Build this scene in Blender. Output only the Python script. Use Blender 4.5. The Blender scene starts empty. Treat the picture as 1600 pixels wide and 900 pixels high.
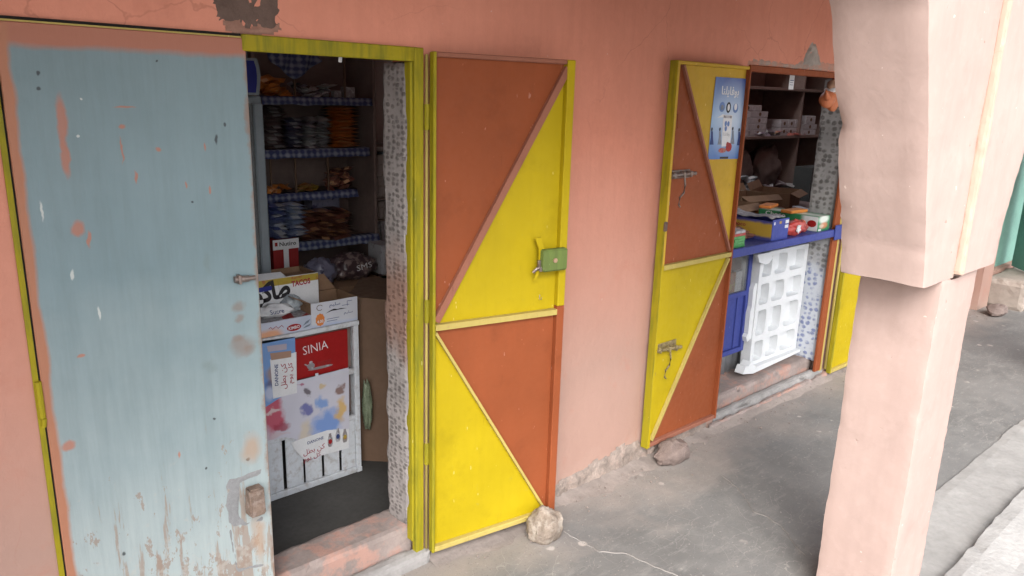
import bpy, math, random
from mathutils import Vector, Matrix, noise
random.seed(7)
SC = bpy.context.scene
COL = SC.collection
R3 = math.radians
# ------------------------------------------------------------------ camera
CAM = Vector((0.0, -2.15, 1.78))
FPX = 1175.138
AX = Vector((0.73986, -0.14249, 0.64403)) ; AXd = Vector((1350., -260., FPX)).normalized()
DN = Vector((-137., 4600., FPX)).normalized()          # image direction of straight down
UPi = -DN
YI = UPi.cross(AXd).normalized()
XI = YI.cross(UPi).normalized()
def world_dir(v): return Vector((v.dot(XI), v.dot(YI), v.dot(UPi)))
right = world_dir(Vector((1, 0, 0))); up = world_dir(Vector((0, -1, 0))); back = world_dir(Vector((0, 0, -1)))
cd = bpy.data.cameras.new('camera'); cam = bpy.data.objects.new('camera', cd); COL.objects.link(cam)
cam.matrix_world = Matrix(((right.x, up.x, back.x, CAM.x), (right.y, up.y, back.y, CAM.y), (right.z, up.z, back.z, CAM.z), (0, 0, 0, 1)))
cd.sensor_width = 36; cd.lens = 36 * FPX / 1600; cd.clip_end = 800; cd.clip_start = 0.02
SC.camera = cam
# survey helpers: a point seen in the photograph, on a real vertical / horizontal plane of the place
def ray(px, py): return world_dir(Vector((px - 800., py - 450., FPX)).normalized())
def PY(px, py, y=0.0):
    r = ray(px, py); return CAM + r * ((y - CAM.y) / r.y)
def PZ(px, py, z=0.0):
    r = ray(px, py); return CAM + r * ((z - CAM.z) / r.z)
def PX(px, py, x=0.0):
    r = ray(px, py); return CAM + r * ((x - CAM.x) / r.x)
# ------------------------------------------------------------------ world, sun, exposure
SUN_EL, SUN_AZ = 41, 226          # azimuth clockwise from +Y
w = bpy.data.worlds.new('World'); SC.world = w; w.use_nodes = True
nt = w.node_tree; bg = nt.nodes['Background']
sky = nt.nodes.new('ShaderNodeTexSky'); sky.sky_type = 'NISHITA'; sky.sun_disc = False
sky.sun_elevation = R3(SUN_EL); sky.sun_rotation = R3(SUN_AZ)
sky.air_density = 1.0; sky.dust_density = 5.0; sky.ozone_density = 1.0; sky.altitude = 500
hs = nt.nodes.new('ShaderNodeHueSaturation'); hs.inputs['Saturation'].default_value = 0.30   # overcast: a whiter sky
nt.links.new(sky.outputs[0], hs.inputs['Color']); nt.links.new(hs.outputs[0], bg.inputs['Color'])
bg.inputs['Strength'].default_value = 0.122
sd = bpy.data.lights.new('sun', 'SUN'); sd.energy = 1.1; sd.angle = R3(40); sd.color = (1.0, 0.96, 0.9)
so = bpy.data.objects.new('sun', sd); COL.objects.link(so)
sv = Vector((math.sin(R3(SUN_AZ)) * math.cos(R3(SUN_EL)), math.cos(R3(SUN_AZ)) * math.cos(R3(SUN_EL)), math.sin(R3(SUN_EL))))
so.rotation_euler = sv.to_track_quat('Z', 'Y').to_euler()
SC.view_settings.view_transform = 'Standard'; SC.view_settings.look = 'None'
SC.view_settings.exposure = 2.0; SC.view_settings.gamma = 1.0
SC.cycles.max_bounces = 12; SC.cycles.diffuse_bounces = 10

# ------------------------------------------------------------------ object helpers
def reg(o, label=None, cat=None, group=None, kind=None):
    if label: o['label'] = label
    if cat: o['category'] = cat
    if group: o['group'] = group
    if kind: o['kind'] = kind
    return o
def empty(name, loc=(0, 0, 0), rz=0.0, label=None, cat=None, group=None):
    o = bpy.data.objects.new(name, None); COL.objects.link(o)
    o.empty_display_size = .05
    o.location = loc; o.rotation_euler = (0, 0, rz)
    return reg(o, label, cat, group)
class MB:
    def __init__(s): s.v = []; s.f = []; s.m = []
    def add(s, vs, fs, mi=0):
        n = len(s.v); s.v += [tuple(v) for v in vs]; s.f += [tuple(n + i for i in f) for f in fs]; s.m += [mi] * len(fs); return s
    def box(s, x0, x1, y0, y1, z0, z1, mi=0, bev=0.0):
        if bev > 0: return s.bbox(x0, x1, y0, y1, z0, z1, bev, mi)
        v = [(x, y, z) for x in (x0, x1) for y in (y0, y1) for z in (z0, z1)]
        return s.add(v, [(0, 1, 3, 2), (4, 6, 7, 5), (0, 4, 5, 1), (2, 3, 7, 6), (0, 2, 6, 4), (1, 5, 7, 3)], mi)
    def bbox(s, x0, x1, y0, y1, z0, z1, b, mi=0):      # box with chamfered edges, 24 verts
        X = (x0, x1); Y = (y0, y1); Z = (z0, z1)
        idx = {}; vs = []
        for i in (0, 1):
            for j in (0, 1):
                for k in (0, 1):
                    sx = b if i == 0 else -b; sy = b if j == 0 else -b; sz = b if k == 0 else -b
                    idx[(i, j, k, 0)] = len(vs); vs.append((X[i], Y[j] + sy, Z[k] + sz))
                    idx[(i, j, k, 1)] = len(vs); vs.append((X[i] + sx, Y[j], Z[k] + sz))
                    idx[(i, j, k, 2)] = len(vs); vs.append((X[i] + sx, Y[j] + sy, Z[k]))
        I = idx; fs = []
        for i in (0, 1): fs.append((I[i,0,0,0], I[i,1,0,0], I[i,1,1,0], I[i,0,1,0]))
        for j in (0, 1): fs.append((I[0,j,0,1], I[1,j,0,1], I[1,j,1,1], I[0,j,1,1]))
        for k in (0, 1): fs.append((I[0,0,k,2], I[1,0,k,2], I[1,1,k,2], I[0,1,k,2]))
        for a in (0, 1):
            for c in (0, 1):
                fs.append((I[a,c,0,0], I[a,c,1,0], I[a,c,1,1], I[a,c,0,1]))
                fs.append((I[a,0,c,0], I[a,1,c,0], I[a,1,c,2], I[a,0,c,2]))
                fs.append((I[0,a,c,1], I[1,a,c,1], I[1,a,c,2], I[0,a,c,2]))
                for k in (0, 1): fs.append((I[a,c,k,0], I[a,c,k,1], I[a,c,k,2]))
        return s.add(vs, fs, mi)
    def prism(s, pts, off, mi=0):                       # polygon (3D points) extruded by vector off
        n = len(pts); a = [Vector(p) for p in pts]; o = Vector(off)
        fs = [tuple(range(n)), tuple(range(2 * n - 1, n - 1, -1))]
        fs += [(i, (i + 1) % n, n + (i + 1) % n, n + i) for i in range(n)]
        return s.add(a + [p + o for p in a], fs, mi)
    def tube(s, pts, r, n=8, mi=0, cap=True):
        pts = [Vector(p) for p in pts]; rings = []
        rr = r if isinstance(r, (list, tuple)) else [r] * len(pts)
        vs = []
        for i, p in enumerate(pts):
            t = (pts[min(i + 1, len(pts) - 1)] - pts[max(i - 1, 0)]).normalized()
            a = Vector((0, 0, 1)) if abs(t.z) < .9 else Vector((1, 0, 0))
            u = t.cross(a).normalized(); w_ = t.cross(u)
            for k in range(n):
                an = 2 * math.pi * k / n; vs.append(p + (u * math.cos(an) + w_ * math.sin(an)) * rr[i])
        fs = [(i * n + k, i * n + (k + 1) % n, (i + 1) * n + (k + 1) % n, (i + 1) * n + k) for i in range(len(pts) - 1) for k in range(n)]
        if cap: fs += [tuple(range(n)), tuple(range(len(vs) - 1, len(vs) - n - 1, -1))]
        return s.add(vs, fs, mi)
    def mesh(s, name, off=Vector((0, 0, 0))):
        me = bpy.data.meshes.new(name)
        me.from_pydata([tuple(Vector(v) - off) for v in s.v], [], s.f); me.update()
        import bmesh
        bm = bmesh.new(); bm.from_mesh(me); bmesh.ops.recalc_face_normals(bm, faces=bm.faces); bm.to_mesh(me); bm.free()
        return me
def obj(name, mb, mats, parent=None, label=None, cat=None, group=None, kind=None, world=False, smooth=False, loc=None, rot=None):
    """mb in local coords of parent, or in world coords when world=True (rotated parents not allowed then)"""
    off = Vector((0, 0, 0))
    if world and parent is not None:
        q = parent; 
        while q is not None: off += Vector(q.location); q = q.parent
    if world and parent is None and loc is not None: off = Vector(loc)
    me = mb.mesh(name, off) if isinstance(mb, MB) else mb
    mats = mats if isinstance(mats, (list, tuple)) else [mats]
    if isinstance(mb, MB):
        for m_ in mats: me.materials.append(m_)
        if len(mats) > 1:
            me.polygons.foreach_set('material_index', s_idx(mb, me))
    if smooth: me.polygons.foreach_set('use_smooth', [True] * len(me.polygons))
    o = bpy.data.objects.new(name, me); COL.objects.link(o)
    if parent is not None: o.parent = parent
    if loc is not None: o.location = loc
    if rot is not None: o.rotation_euler = rot
    return reg(o, label, cat, group, kind)
def s_idx(mb, me): return mb.m
def shade_auto(o, ang=40):
    me = o.data; me.polygons.foreach_set('use_smooth', [True] * len(me.polygons))
    try: me.set_sharp_from_angle(angle=R3(ang))
    except Exception: pass
    return o
def rough_box(x0, x1, y0, y1, z0, z1, step=.03, amp=.004, edge=.006, seed=0., profile=None, chip=0.012):
    """closed box of a fine grid whose faces undulate and whose edges are worn and chipped; profile(p)->p bends it"""
    mb = MB(); nx = max(1, round((x1 - x0) / step)); ny = max(1, round((y1 - y0) / step)); nz = max(1, round((z1 - z0) / step))
    key = {}; vs = []; 
    def vid(i, j, k):
        if (i, j, k) in key: return key[(i, j, k)]
        p = Vector((x0 + (x1 - x0) * i / nx, y0 + (y1 - y0) * j / ny, z0 + (z1 - z0) * k / nz))
        n = Vector((-1 if i == 0 else (1 if i == nx else 0), -1 if j == 0 else (1 if j == ny else 0), -1 if k == 0 else (1 if k == nz else 0)))
        q = p + Vector((seed * 3.1, seed, 0))
        d = noise.noise(q * 4) * amp + noise.noise(q * 15) * amp * .5
        cnt = abs(n.x) + abs(n.y) + abs(n.z)
        if cnt > 1:
            e = edge * (0.6 + .8 * abs(noise.noise(q * 18))); c = noise.noise(q * 9 + Vector((9, 3, 1)))
            if c > .28: e += chip * (c - .28) * 3
            d -= e
        key[(i, j, k)] = len(vs); q2 = p + n * d
        vs.append(profile(q2) if profile else q2); return key[(i, j, k)]
    fs = []
    for a in range(nx):
        for b in range(ny):
            for k in (0, nz): fs.append((vid(a, b, k), vid(a + 1, b, k), vid(a + 1, b + 1, k), vid(a, b + 1, k)))
    for a in range(nx):
        for c in range(nz):
            for j in (0, ny): fs.append((vid(a, j, c), vid(a + 1, j, c), vid(a + 1, j, c + 1), vid(a, j, c + 1)))
    for b in range(ny):
        for c in range(nz):
            for i in (0, nx): fs.append((vid(i, b, c), vid(i, b + 1, c), vid(i, b + 1, c + 1), vid(i, b, c + 1)))
    return mb.add(vs, fs)
# ------------------------------------------------------------------ material helpers
class NT:
    def __init__(s, name, rough=.7, spec=.3, metallic=0., coat=0.):
        s.m = bpy.data.materials.new(name); s.m.use_nodes = True; s.t = s.m.node_tree; s.n = s.t.nodes
        s.b = s.n['Principled BSDF']; s.b.inputs['Roughness'].default_value = rough
        s.b.inputs['Specular IOR Level'].default_value = spec; s.b.inputs['Metallic'].default_value = metallic
        s.b.inputs['Coat Weight'].default_value = coat
        s.tc = s.n.new('ShaderNodeTexCoord'); s.P = s.tc.outputs['Object']; s.bumps = []
    def L(s, a, b): s.t.links.new(a, b)
    def noise(s, scale, detail=4, rough=.55, vec=None, stretch=None, dist=0.):
        n = s.n.new('ShaderNodeTexNoise'); n.inputs['Scale'].default_value = scale; n.inputs['Detail'].default_value = detail
        n.inputs['Roughness'].default_value = rough; n.inputs['Distortion'].default_value = dist
        v = vec or s.P
        if stretch: v = s.map(v, scale=stretch)
        s.L(v, n.inputs['Vector']); return n.outputs['Fac']
    def map(s, v, loc=(0, 0, 0), scale=(1, 1, 1), rot=(0, 0, 0)):
        m = s.n.new('ShaderNodeMapping'); m.inputs['Location'].default_value = loc; m.inputs['Scale'].default_value = scale; m.inputs['Rotation'].default_value = rot
        s.L(v, m.inputs['Vector']); return m.outputs[0]
    def rng(s, v, a, b, c=0., d=1.):
        m = s.n.new('ShaderNodeMapRange'); m.inputs['From Min'].default_value = a; m.inputs['From Max'].default_value = b
        m.inputs['To Min'].default_value = c; m.inputs['To Max'].default_value = d; s.L(v, m.inputs['Value']); return m.outputs[0]
    def math(s, op, a, b=0.):
        m = s.n.new('ShaderNodeMath'); m.operation = op
        for i, x in enumerate((a, b)):
            if isinstance(x, (int, float)): m.inputs[i].default_value = x
            else: s.L(x, m.inputs[i])
        return m.outputs[0]
    def mix(s, f, a, b, mode='MIX'):
        m = s.n.new('ShaderNodeMix'); m.data_type = 'RGBA'; m.blend_type = mode
        if isinstance(f, (int, float)): m.inputs[0].default_value = f
        else: s.L(f, m.inputs[0])
        for i, x in ((6, a), (7, b)):
            if isinstance(x, (tuple, list)): m.inputs[i].default_value = (x[0], x[1], x[2], 1)
            else: s.L(x, m.inputs[i])
        return m.outputs[2]
    def sep(s, v=None):
        m = s.n.new('ShaderNodeSeparateXYZ'); s.L(v or s.P, m.inputs[0]); return m.outputs
    def wob(s, amp=.02, scale=14, detail=3):
        n = s.n.new('ShaderNodeTexNoise'); n.inputs['Scale'].default_value = scale; n.inputs['Detail'].default_value = detail
        s.L(s.P, n.inputs['Vector'])
        a = s.n.new('ShaderNodeVectorMath'); a.operation = 'MULTIPLY_ADD'
        s.L(n.outputs['Color'], a.inputs[0]); a.inputs[1].default_value = (amp,) * 3; s.L(s.P, a.inputs[2])
        b_ = s.n.new('ShaderNodeVectorMath'); b_.operation = 'SUBTRACT'; s.L(a.outputs[0], b_.inputs[0]); b_.inputs[1].default_value = (amp * .5,) * 3
        return b_.outputs[0]
    def blob(s, v, c, r, soft=.25, rot=0.):
        """1 inside the ellipse centre c (x,z) radii r in the x-z plane, 0 outside"""
        m = s.n.new('ShaderNodeVectorMath'); m.operation = 'SUBTRACT'; s.L(v, m.inputs[0]); m.inputs[1].default_value = (c[0], 0, c[1])
        q = s.map(m.outputs[0], scale=(1 / r[0], 0, 1 / r[1])) if not rot else s.map(s.map(m.outputs[0], rot=(0, rot, 0)), scale=(1 / r[0], 0, 1 / r[1]))
        l = s.n.new('ShaderNodeVectorMath'); l.operation = 'LENGTH'; s.L(q, l.inputs[0])
        return s.rng(l.outputs['Value'], 1 + soft, 1 - soft)
    def bump(s, h, strength=.3, dist=.01):
        b = s.n.new('ShaderNodeBump'); b.inputs['Strength'].default_value = strength; b.inputs['Distance'].default_value = dist
        s.L(h, b.inputs['Height'])
        if s.bumps: s.L(s.bumps[-1], b.inputs['Normal'])
        s.bumps.append(b.outputs[0]); return s
    def out(s, col, rough=None):
        if isinstance(col, (tuple, list)): s.b.inputs['Base Color'].default_value = (col[0], col[1], col[2], 1)
        else: s.L(col, s.b.inputs['Base Color'])
        if rough is not None: s.L(rough, s.b.inputs['Roughness'])
        if s.bumps: s.L(s.bumps[-1], s.b.inputs['Normal'])
        return s.m
def paint(name, c, rough=.6, var=.12, bump=.15, scale=8, spec=.3, metallic=0., grime=None, gamt=.0):
    t = NT(name, rough, spec, metallic)
    n = t.noise(scale, 5); n2 = t.noise(scale * 7, 4)
    a = tuple(x * (1 - var) for x in c); b = tuple(min(1, x * (1 + var)) for x in c)
    col = t.mix(t.rng(n, .3, .7), a, b)
    col = t.mix(t.rng(n2, .35, .8, 0, .35), col, tuple(x * .75 for x in c))
    if grime: col = t.mix(t.rng(t.noise(scale * 2.3, 8, .7), .5, .66, 0, gamt), col, grime)
    if bump: t.bump(t.noise(scale * 12, 4), bump, .003); t.bump(n, bump, .006)
    return t.out(col, t.rng(n2, .3, .7, rough - .08, min(1, rough + .1)))
def flat(name, c, rough=.6, spec=.3):
    return paint(name, c, rough, .06, 0, 20, spec)
M = {}
# pink lime-washed plaster
def plaster(name, c, c2, dirt_z=None, chips=True, patches=(), low=None, cracks=.4, lump=1.):
    t = NT(name, .85, .2)
    n = t.noise(1.3, 5); n2 = t.noise(22, 6, .6); st = t.noise(3.5, 5, .6, stretch=(5, 5, .7))
    col = t.mix(t.rng(n, .3, .7), c, c2)
    col = t.mix(t.rng(st, .42, .75, 0, .35), col, tuple(x * .82 for x in c))
    col = t.mix(t.rng(n2, .5, .78, 0, .3), col, tuple(min(1, x * 1.22 + .03) for x in c))
    sp = t.noise(38, 2, .5); col = t.mix(t.rng(sp, .755, .765, 0, .6), col, (.62, .52, .46))
    sp2 = t.noise(27, 3, .6, vec=t.map(t.P, loc=(5, 3, 9))); col = t.mix(t.rng(sp2, .73, .76, 0, .6), col, (.22, .13, .10))
    z = t.sep()[2]
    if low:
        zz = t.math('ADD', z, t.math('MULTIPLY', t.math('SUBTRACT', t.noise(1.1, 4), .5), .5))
        col = t.mix(t.rng(zz, 1.6, .6), col, t.mix(t.rng(n, .3, .7), low, tuple(x * 1.12 for x in low)))  # low tone by height: dusty paint plus light wash-out put into the colour
    if dirt_z is not None:
        d = t.math('ADD', z, t.math('MULTIPLY', t.noise(5, 6, .65), .35))
        col = t.mix(t.rng(d, dirt_z + .34, dirt_z + .12, 0, .45), col, (.42, .33, .28))
    vk = t.n.new('ShaderNodeTexVoronoi'); vk.feature = 'DISTANCE_TO_EDGE'; vk.inputs['Scale'].default_value = 1.7; t.L(t.wob(.22, 4, 5), vk.inputs['Vector'])
    ck = t.math('MULTIPLY', t.rng(vk.outputs['Distance'], .004, .001), t.rng(t.noise(.9, 2, vec=t.map(t.P, loc=(2, 0, 4))), .5, .56))
    col = t.mix(t.math('MULTIPLY', ck, cracks), col, tuple(x * .55 for x in c))
    smg = t.noise(4.5, 7, .72, vec=t.map(t.P, loc=(9, 4, 2))); col = t.mix(t.rng(smg, .56, .70, 0, .32), col, tuple(x * .72 for x in c))
    t.bump(ck, -cracks, .004)
    wv = t.wob(.09, 20, 5)
    for (cx, cz, rx, rz, pc, amt, soft) in patches:
        col = t.mix(t.math('MULTIPLY', t.blob(wv, (cx, cz), (rx, rz), soft), amt), col, pc)
    t.bump(n2, .35 * lump, .008); t.bump(t.noise(2.2, 4), .5 * lump, .03); t.bump(t.noise(70, 3), .25, .002); t.bump(t.noise(9, 6, .65, stretch=(1, 1, .35)), .35 * lump, .008)
    t.bump(t.rng(sp2, .70, .76, 1, 0), .3, .004)
    return t.out(col)
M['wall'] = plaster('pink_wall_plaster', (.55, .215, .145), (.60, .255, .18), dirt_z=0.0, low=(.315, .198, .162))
M['pillar'] = plaster('pale_pink_pillar_plaster', (.34, .248, .220), (.375, .284, .256), dirt_z=-.1, cracks=.0, lump=.4)
M['peach'] = plaster('peach_edge_plaster', (.39, .27, .215), (.42, .30, .24))
def cement(name, c, var=.25, scale=6, bump=.5, spots=None):
    t = NT(name, .9, .2)
    n = t.noise(scale, 7, .6); n2 = t.noise(scale * 9, 5, .6)
    col = t.mix(t.rng(n, .3, .7), tuple(x * (1 - var) for x in c), tuple(x * (1 + var) for x in c))
    col = t.mix(t.rng(n2, .4, .75, 0, .4), col, tuple(x * .6 for x in c))
    if spots: col = t.mix(t.rng(t.noise(scale * 1.7, 6, .65, vec=t.map(t.P, loc=(3, 7, 1))), .48, .60, 0, .85), col, spots)
    t.bump(n2, bump, .006); t.bump(n, bump, .012)
    return t.out(col)
M['cement'] = cement('rough_cement', (.33, .29, .26), bump=.8)
M['dark_cement'] = cement('dark_mortar', (.13, .09, .075), bump=.9)
M['thresh'] = cement('threshold_cement_with_pink', (.25, .205, .19), spots=(.36, .21, .17))
M['ledge'] = cement('grey_ledge_cement', (.26, .25, .245))
M['strip'] = cement('pale_plinth_cement', (.26, .255, .248), var=.14, scale=4, bump=.35)
M['slab'] = cement('white_washed_pavement', (.33, .325, .318), var=.10, scale=5, bump=.6)
M['road'] = cement('road_dust', (.40, .37, .34), scale=2)
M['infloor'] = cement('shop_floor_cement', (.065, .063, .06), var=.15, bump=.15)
M['stone'] = cement('field_stone', (.235, .19, .155), var=.38, scale=13, bump=1.0, spots=(.33, .29, .25))
M['stone2'] = cement('grey_stone', (.20, .155, .14), var=.3, scale=14, bump=1.0)
# walkway floor
def floor_mat():
    t = NT('walkway_cement_floor', .8, .3)
    n = t.noise(1.6, 6, .6); n2 = t.noise(9, 6, .65); y = t.sep()[1]
    st = t.noise(3, 7, .7, stretch=(1, 3.2, 1))
    col = t.mix(t.rng(n, .32, .68), (.112, .112, .111), (.152, .151, .149))
    col = t.mix(t.rng(n2, .45, .7, 0, .45), col, (.20, .195, .188))
    col = t.mix(t.rng(st, .56, .68, 0, .4), col, (.235, .228, .22))
    # dusty pinkish margin along the wall
    d = t.math('ADD', y, t.math('MULTIPLY', t.math('SUBTRACT', t.noise(2.2, 6, .65), .5), 1.1))
    col = t.mix(t.rng(d, -.42, -.02, 0, .85), col, (.28, .245, .222))
    # cream splashes
    sp = t.n.new('ShaderNodeTexVoronoi'); sp.inputs['Scale'].default_value = 7; t.L(t.wob(.05, 12), sp.inputs['Vector'])
    col = t.mix(t.math('MULTIPLY', t.rng(sp.outputs['Distance'], .16, .11), t.rng(t.noise(2.1, 2), .5, .58, 0, .75)), col, (.42, .38, .35))
    # hair cracks
    for sc_, th, amt, ms in ((11, .009, .38, 1.3), (4.2, .003, .5, .9)):
        v = t.n.new('ShaderNodeTexVoronoi'); v.feature = 'DISTANCE_TO_EDGE'; v.inputs['Scale'].default_value = sc_
        t.L(t.wob(.10, 5, 4), v.inputs['Vector'])
        msk = t.rng(t.noise(ms, 3, vec=t.map(t.P, loc=(sc_, 2, 0))), .45, .58)
        k = t.math('MULTIPLY', t.rng(v.outputs['Distance'], th, th * .2), msk)
        col = t.mix(t.math('MULTIPLY', k, amt), col, (.36, .34, .32))
    sg = t.noise(60, 3); col = t.mix(t.rng(sg, .64, .70, 0, .5), col, (.33, .315, .30))
    sk = t.noise(7, 6, .7, stretch=(1.2, 4.5, 1), vec=t.map(t.P, loc=(1, 8, 0))); col = t.mix(t.rng(sk, .56, .62, 0, .35), col, (.225, .22, .212))
    dk = t.noise(130, 3); col = t.mix(t.rng(dk, .60, .70, 0, .45), col, (.06, .058, .055))
    t.bump(n2, .25, .006); t.bump(sg, .2, .003)
    return t.out(col, t.rng(n2, .3, .7, .62, .9))
M['floor'] = floor_mat()
# sheet-metal paints
def metal_paint(name, c, edge=(.25, .2, .12), green=None, dirt=.35, rough=.58):
    t = NT(name, rough, .2)
    n = t.noise(3, 5); st = t.noise(9, 6, .6, stretch=(4, 4, .5)); n3 = t.noise(45, 4)
    col = t.mix(t.rng(n, .3, .7), tuple(x * .88 for x in c), tuple(min(1, x * 1.08) for x in c))
    if green: col = t.mix(t.rng(st, .45, .72, 0, .75), col, green)
    else: col = t.mix(t.rng(st, .5, .8, 0, dirt), col, tuple(x * .7 for x in c))
    col = t.mix(t.rng(t.noise(26, 6, .7), .66, .72, 0, .6), col, edge)
    col = t.mix(t.rng(t.noise(5, 8, .72, vec=t.map(t.P, loc=(3, 1, 8))), .54, .68, 0, .35), col, tuple(x * .62 for x in c))
    nk = t.noise(34, 2, .5, stretch=(1.6, 1.6, .55)); col = t.mix(t.rng(nk, .745, .76, 0, .4), col, tuple(min(1, x * 1.3 + .22) for x in c))
    sc = t.noise(14, 3, .5, stretch=(9, 9, .5), vec=t.map(t.P, loc=(7, 2, 3))); col = t.mix(t.rng(sc, .70, .73, 0, .35), col, tuple(x * .45 for x in c))
    t.bump(t.noise(1.8, 2), .6, .03)
    t.bump(n3, .12, .002); t.bump(t.noise(4, 3), .35, .01)
    return t.out(col, t.rng(n3, .3, .7, rough - .06, rough + .15))
YEL = (.37, .275, .004); BRN = (.225, .058, .020)
M['yellow'] = metal_paint('yellow_door_paint', YEL, (.30, .26, .05), dirt=.2)
M['yellow_frame'] = metal_paint('yellow_frame_paint_green_streaks', (.285, .235, .010), (.15, .13, .04), green=(.09, .105, .015))
M['ochre'] = metal_paint('ochre_door_paint', (.46, .29, .03), (.25, .17, .05), dirt=.25)
M['brown'] = metal_paint('brick_red_door_paint', BRN, (.42, .17, .10), dirt=.15)
M['brown_bar'] = metal_paint('faded_brown_bar_paint', (.25, .10, .065), (.38, .24, .18), dirt=.4)
M['bar_wood'] = metal_paint('worn_yellow_bar_paint', (.38, .30, .09), (.28, .18, .10), dirt=.5)
M['lockgreen'] = metal_paint('green_lock_box_paint', (.12, .17, .045), (.40, .38, .03), green=(.07, .09, .03))
M['steel'] = paint('dull_steel', (.20, .165, .15), .45, .25, .2, 30, .5, .6, (.28, .13, .07), .6)
M['gap'] = paint('black_gap', (.012, .010, .009), .9, .1, 0)
def gear_blue_door():
    t = NT('faded_blue_door_paint', .6, .3)
    x, y, z = t.sep()
    n = t.noise(1.7, 6, .6); st = t.noise(6, 8, .65, stretch=(6, 6, .55)); n2 = t.noise(30, 5, .65)
    col = t.mix(t.rng(n, .3, .7), (.135, .195, .215), (.18, .248, .272))
    fade = t.math('ADD', z, t.math('MULTIPLY', t.math('SUBTRACT', t.noise(2.2, 6, .6), .5), -.9))
    col = t.mix(t.rng(fade, 1.25, .45, 0, .85), col, (.34, .385, .385))
    col = t.mix(t.rng(st, .42, .75, 0, .3), col, (.11, .15, .155))
    # worn-through scuffs low on the door
    wv = t.math('ADD', st, t.rng(z, .95, .25, -.16, .10))
    col = t.mix(t.rng(wv, .585, .625, 0, .7), col, (.25, .18, .14))
    fk = t.math('ADD', t.noise(19, 7, .72, stretch=(1.5, 1.5, .7)), t.rng(z, 1.15, .25, -.22, .045)); col = t.mix(t.rng(fk, .565, .585, 0, .75), col, (.235, .175, .14))
    xx = t.math('ADD', x, t.math('MULTIPLY', t.noise(12, 5, .7), .05)); col = t.mix(t.rng(xx, .918, .930, 0, .75), col, (.20, .12, .085))
    wv2 = t.math('ADD', n2, t.rng(z, 1.1, .3, -.2, .06))
    col = t.mix(t.rng(wv2, .58, .70, 0, .45), col, (.37, .35, .32))
    pk = (.34, .145, .10); wb = t.wob(.05, 16, 5)
    # pink overspray, top and left margins
    wz = t.sep(t.wob(.030, 7, 6))
    col = t.mix(t.rng(wz[2], 1.853, 1.872), col, (.33, .135, .09))
    col = t.mix(t.rng(wz[0], .345, .334), col, (.34, .15, .09))
    ws = t.wob(.018, 30, 3)
    def bl(px, py, rx, ry, c=pk, amt=.85, soft=.3, wb_=None):
        nonlocal col
        p = PY(px, py, -.012); q = PY(px + rx, py, -.012); r = PY(px, py + ry, -.012)
        col = t.mix(t.math('MULTIPLY', t.blob(wb_ or ws, (p.x, p.z), (abs(q.x - p.x), abs(r.z - p.z)), soft), amt), col, c)
    for a in ((97, 190, 8, 38), (102, 245, 7, 28), (195, 168, 16, 1.5), (122, 357, 10, 11), (140, 374, 3, 12), (212, 276, 2, 9), (247, 234, 4, 4), (291, 289, 1.6, 5), (329, 297, 1.6, 6), (107, 697, 10, 8), (192, 198, 6, 3), (280, 710, 2, 5), (127, 557, 5, 3), (190, 235, 1.4, 20), (321, 230, 1.4, 6)): bl(*a)
    for a in ((60, 115, 3, 4), (60, 137, 3, 3), (245, 95, 2, 2), (338, 218, 2.5, 7), (350, 195, 2, 4), (302, 315, 2, 2), (334, 655, 2, 2), (322, 731, 2, 2), (388, 717, 3, 2), (194, 866, 3, 3)): bl(*a, c=(.035, .04, .045), amt=.9, wb_=ws)
    for a in ((373, 477, 9, 8), (376, 498, 6, 6), (378, 540, 17, 15), (370, 530, 8, 6), (388, 548, 9, 7)): bl(*a, c=(.17, .125, .105), amt=.65, soft=.45, wb_=wb)
    for a in ((325, 412, 5, 14), (325, 570, 8, 7), (333, 578, 6, 6)): bl(*a, c=(.13, .165, .16), amt=.35, soft=.6, wb_=wb)
    for a in ((392, 700, 14, 20), (404, 840, 9, 34)): bl(*a, c=(.32, .21, .14), amt=.7, soft=.5, wb_=wb)
    # grey cement smear round the wooden block
    pass
    for a in ((66, 330, 2, 14), (128, 155, 2, 2), (122, 214, 2, 2), (113, 430, 2, 8), (155, 490, 2, 9)): bl(*a, c=(.5, .52, .5), amt=.8)
    t.bump(st, .25, .004); t.bump(n2, .3, .003)
    return t.out(col)
M['bluedoor'] = gear_blue_door()
def paper_pattern(name, base, ink, ink2, zsplit, sx, sz, lower_tint=None, zlow=None):
    """jamb paper printed with rows of small dark marks; marks get blue below zsplit when ink2 is given"""
    t = NT(name, .75, .2)
    v = t.wob(.012, 25, 3)
    q = t.map(v, scale=(0, sx, sz))
    vo = t.n.new('ShaderNodeTexVoronoi'); vo.inputs['Scale'].default_value = 1; vo.inputs['Randomness'].default_value = .45
    t.L(q, vo.inputs['Vector'])
    m = t.rng(t.math('ADD', vo.outputs['Distance'], t.math('MULTIPLY', t.noise(90, 3), .35)), .66, .46)
    m = t.math('MULTIPLY', m, t.rng(t.noise(11, 4, .7), .34, .5))
    z = t.sep()[2]
    zz = t.math('ADD', z, t.math('MULTIPLY', t.math('SUBTRACT', t.noise(8, 4), .5), .25))
    k = t.rng(zz, zsplit[0], zsplit[1])
    if zlow: k = t.math('MULTIPLY', k, t.rng(zz, zlow[0], zlow[1]))
    b = t.mix(t.rng(t.noise(6, 5), .35, .7), base, tuple(x * .72 for x in base))
    if lower_tint: b = t.mix(t.math('MULTIPLY', k, .9), b, lower_tint)
    inkc = t.mix(k, ink, ink2)
    col = t.mix(t.math('MULTIPLY', m, .68), b, inkc)
    t.bump(t.noise(18, 5), .5, .008); t.bump(m, .6, .004); t.bump(t.noise(90, 4), .4, .003)
    return t.out(col)
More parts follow.
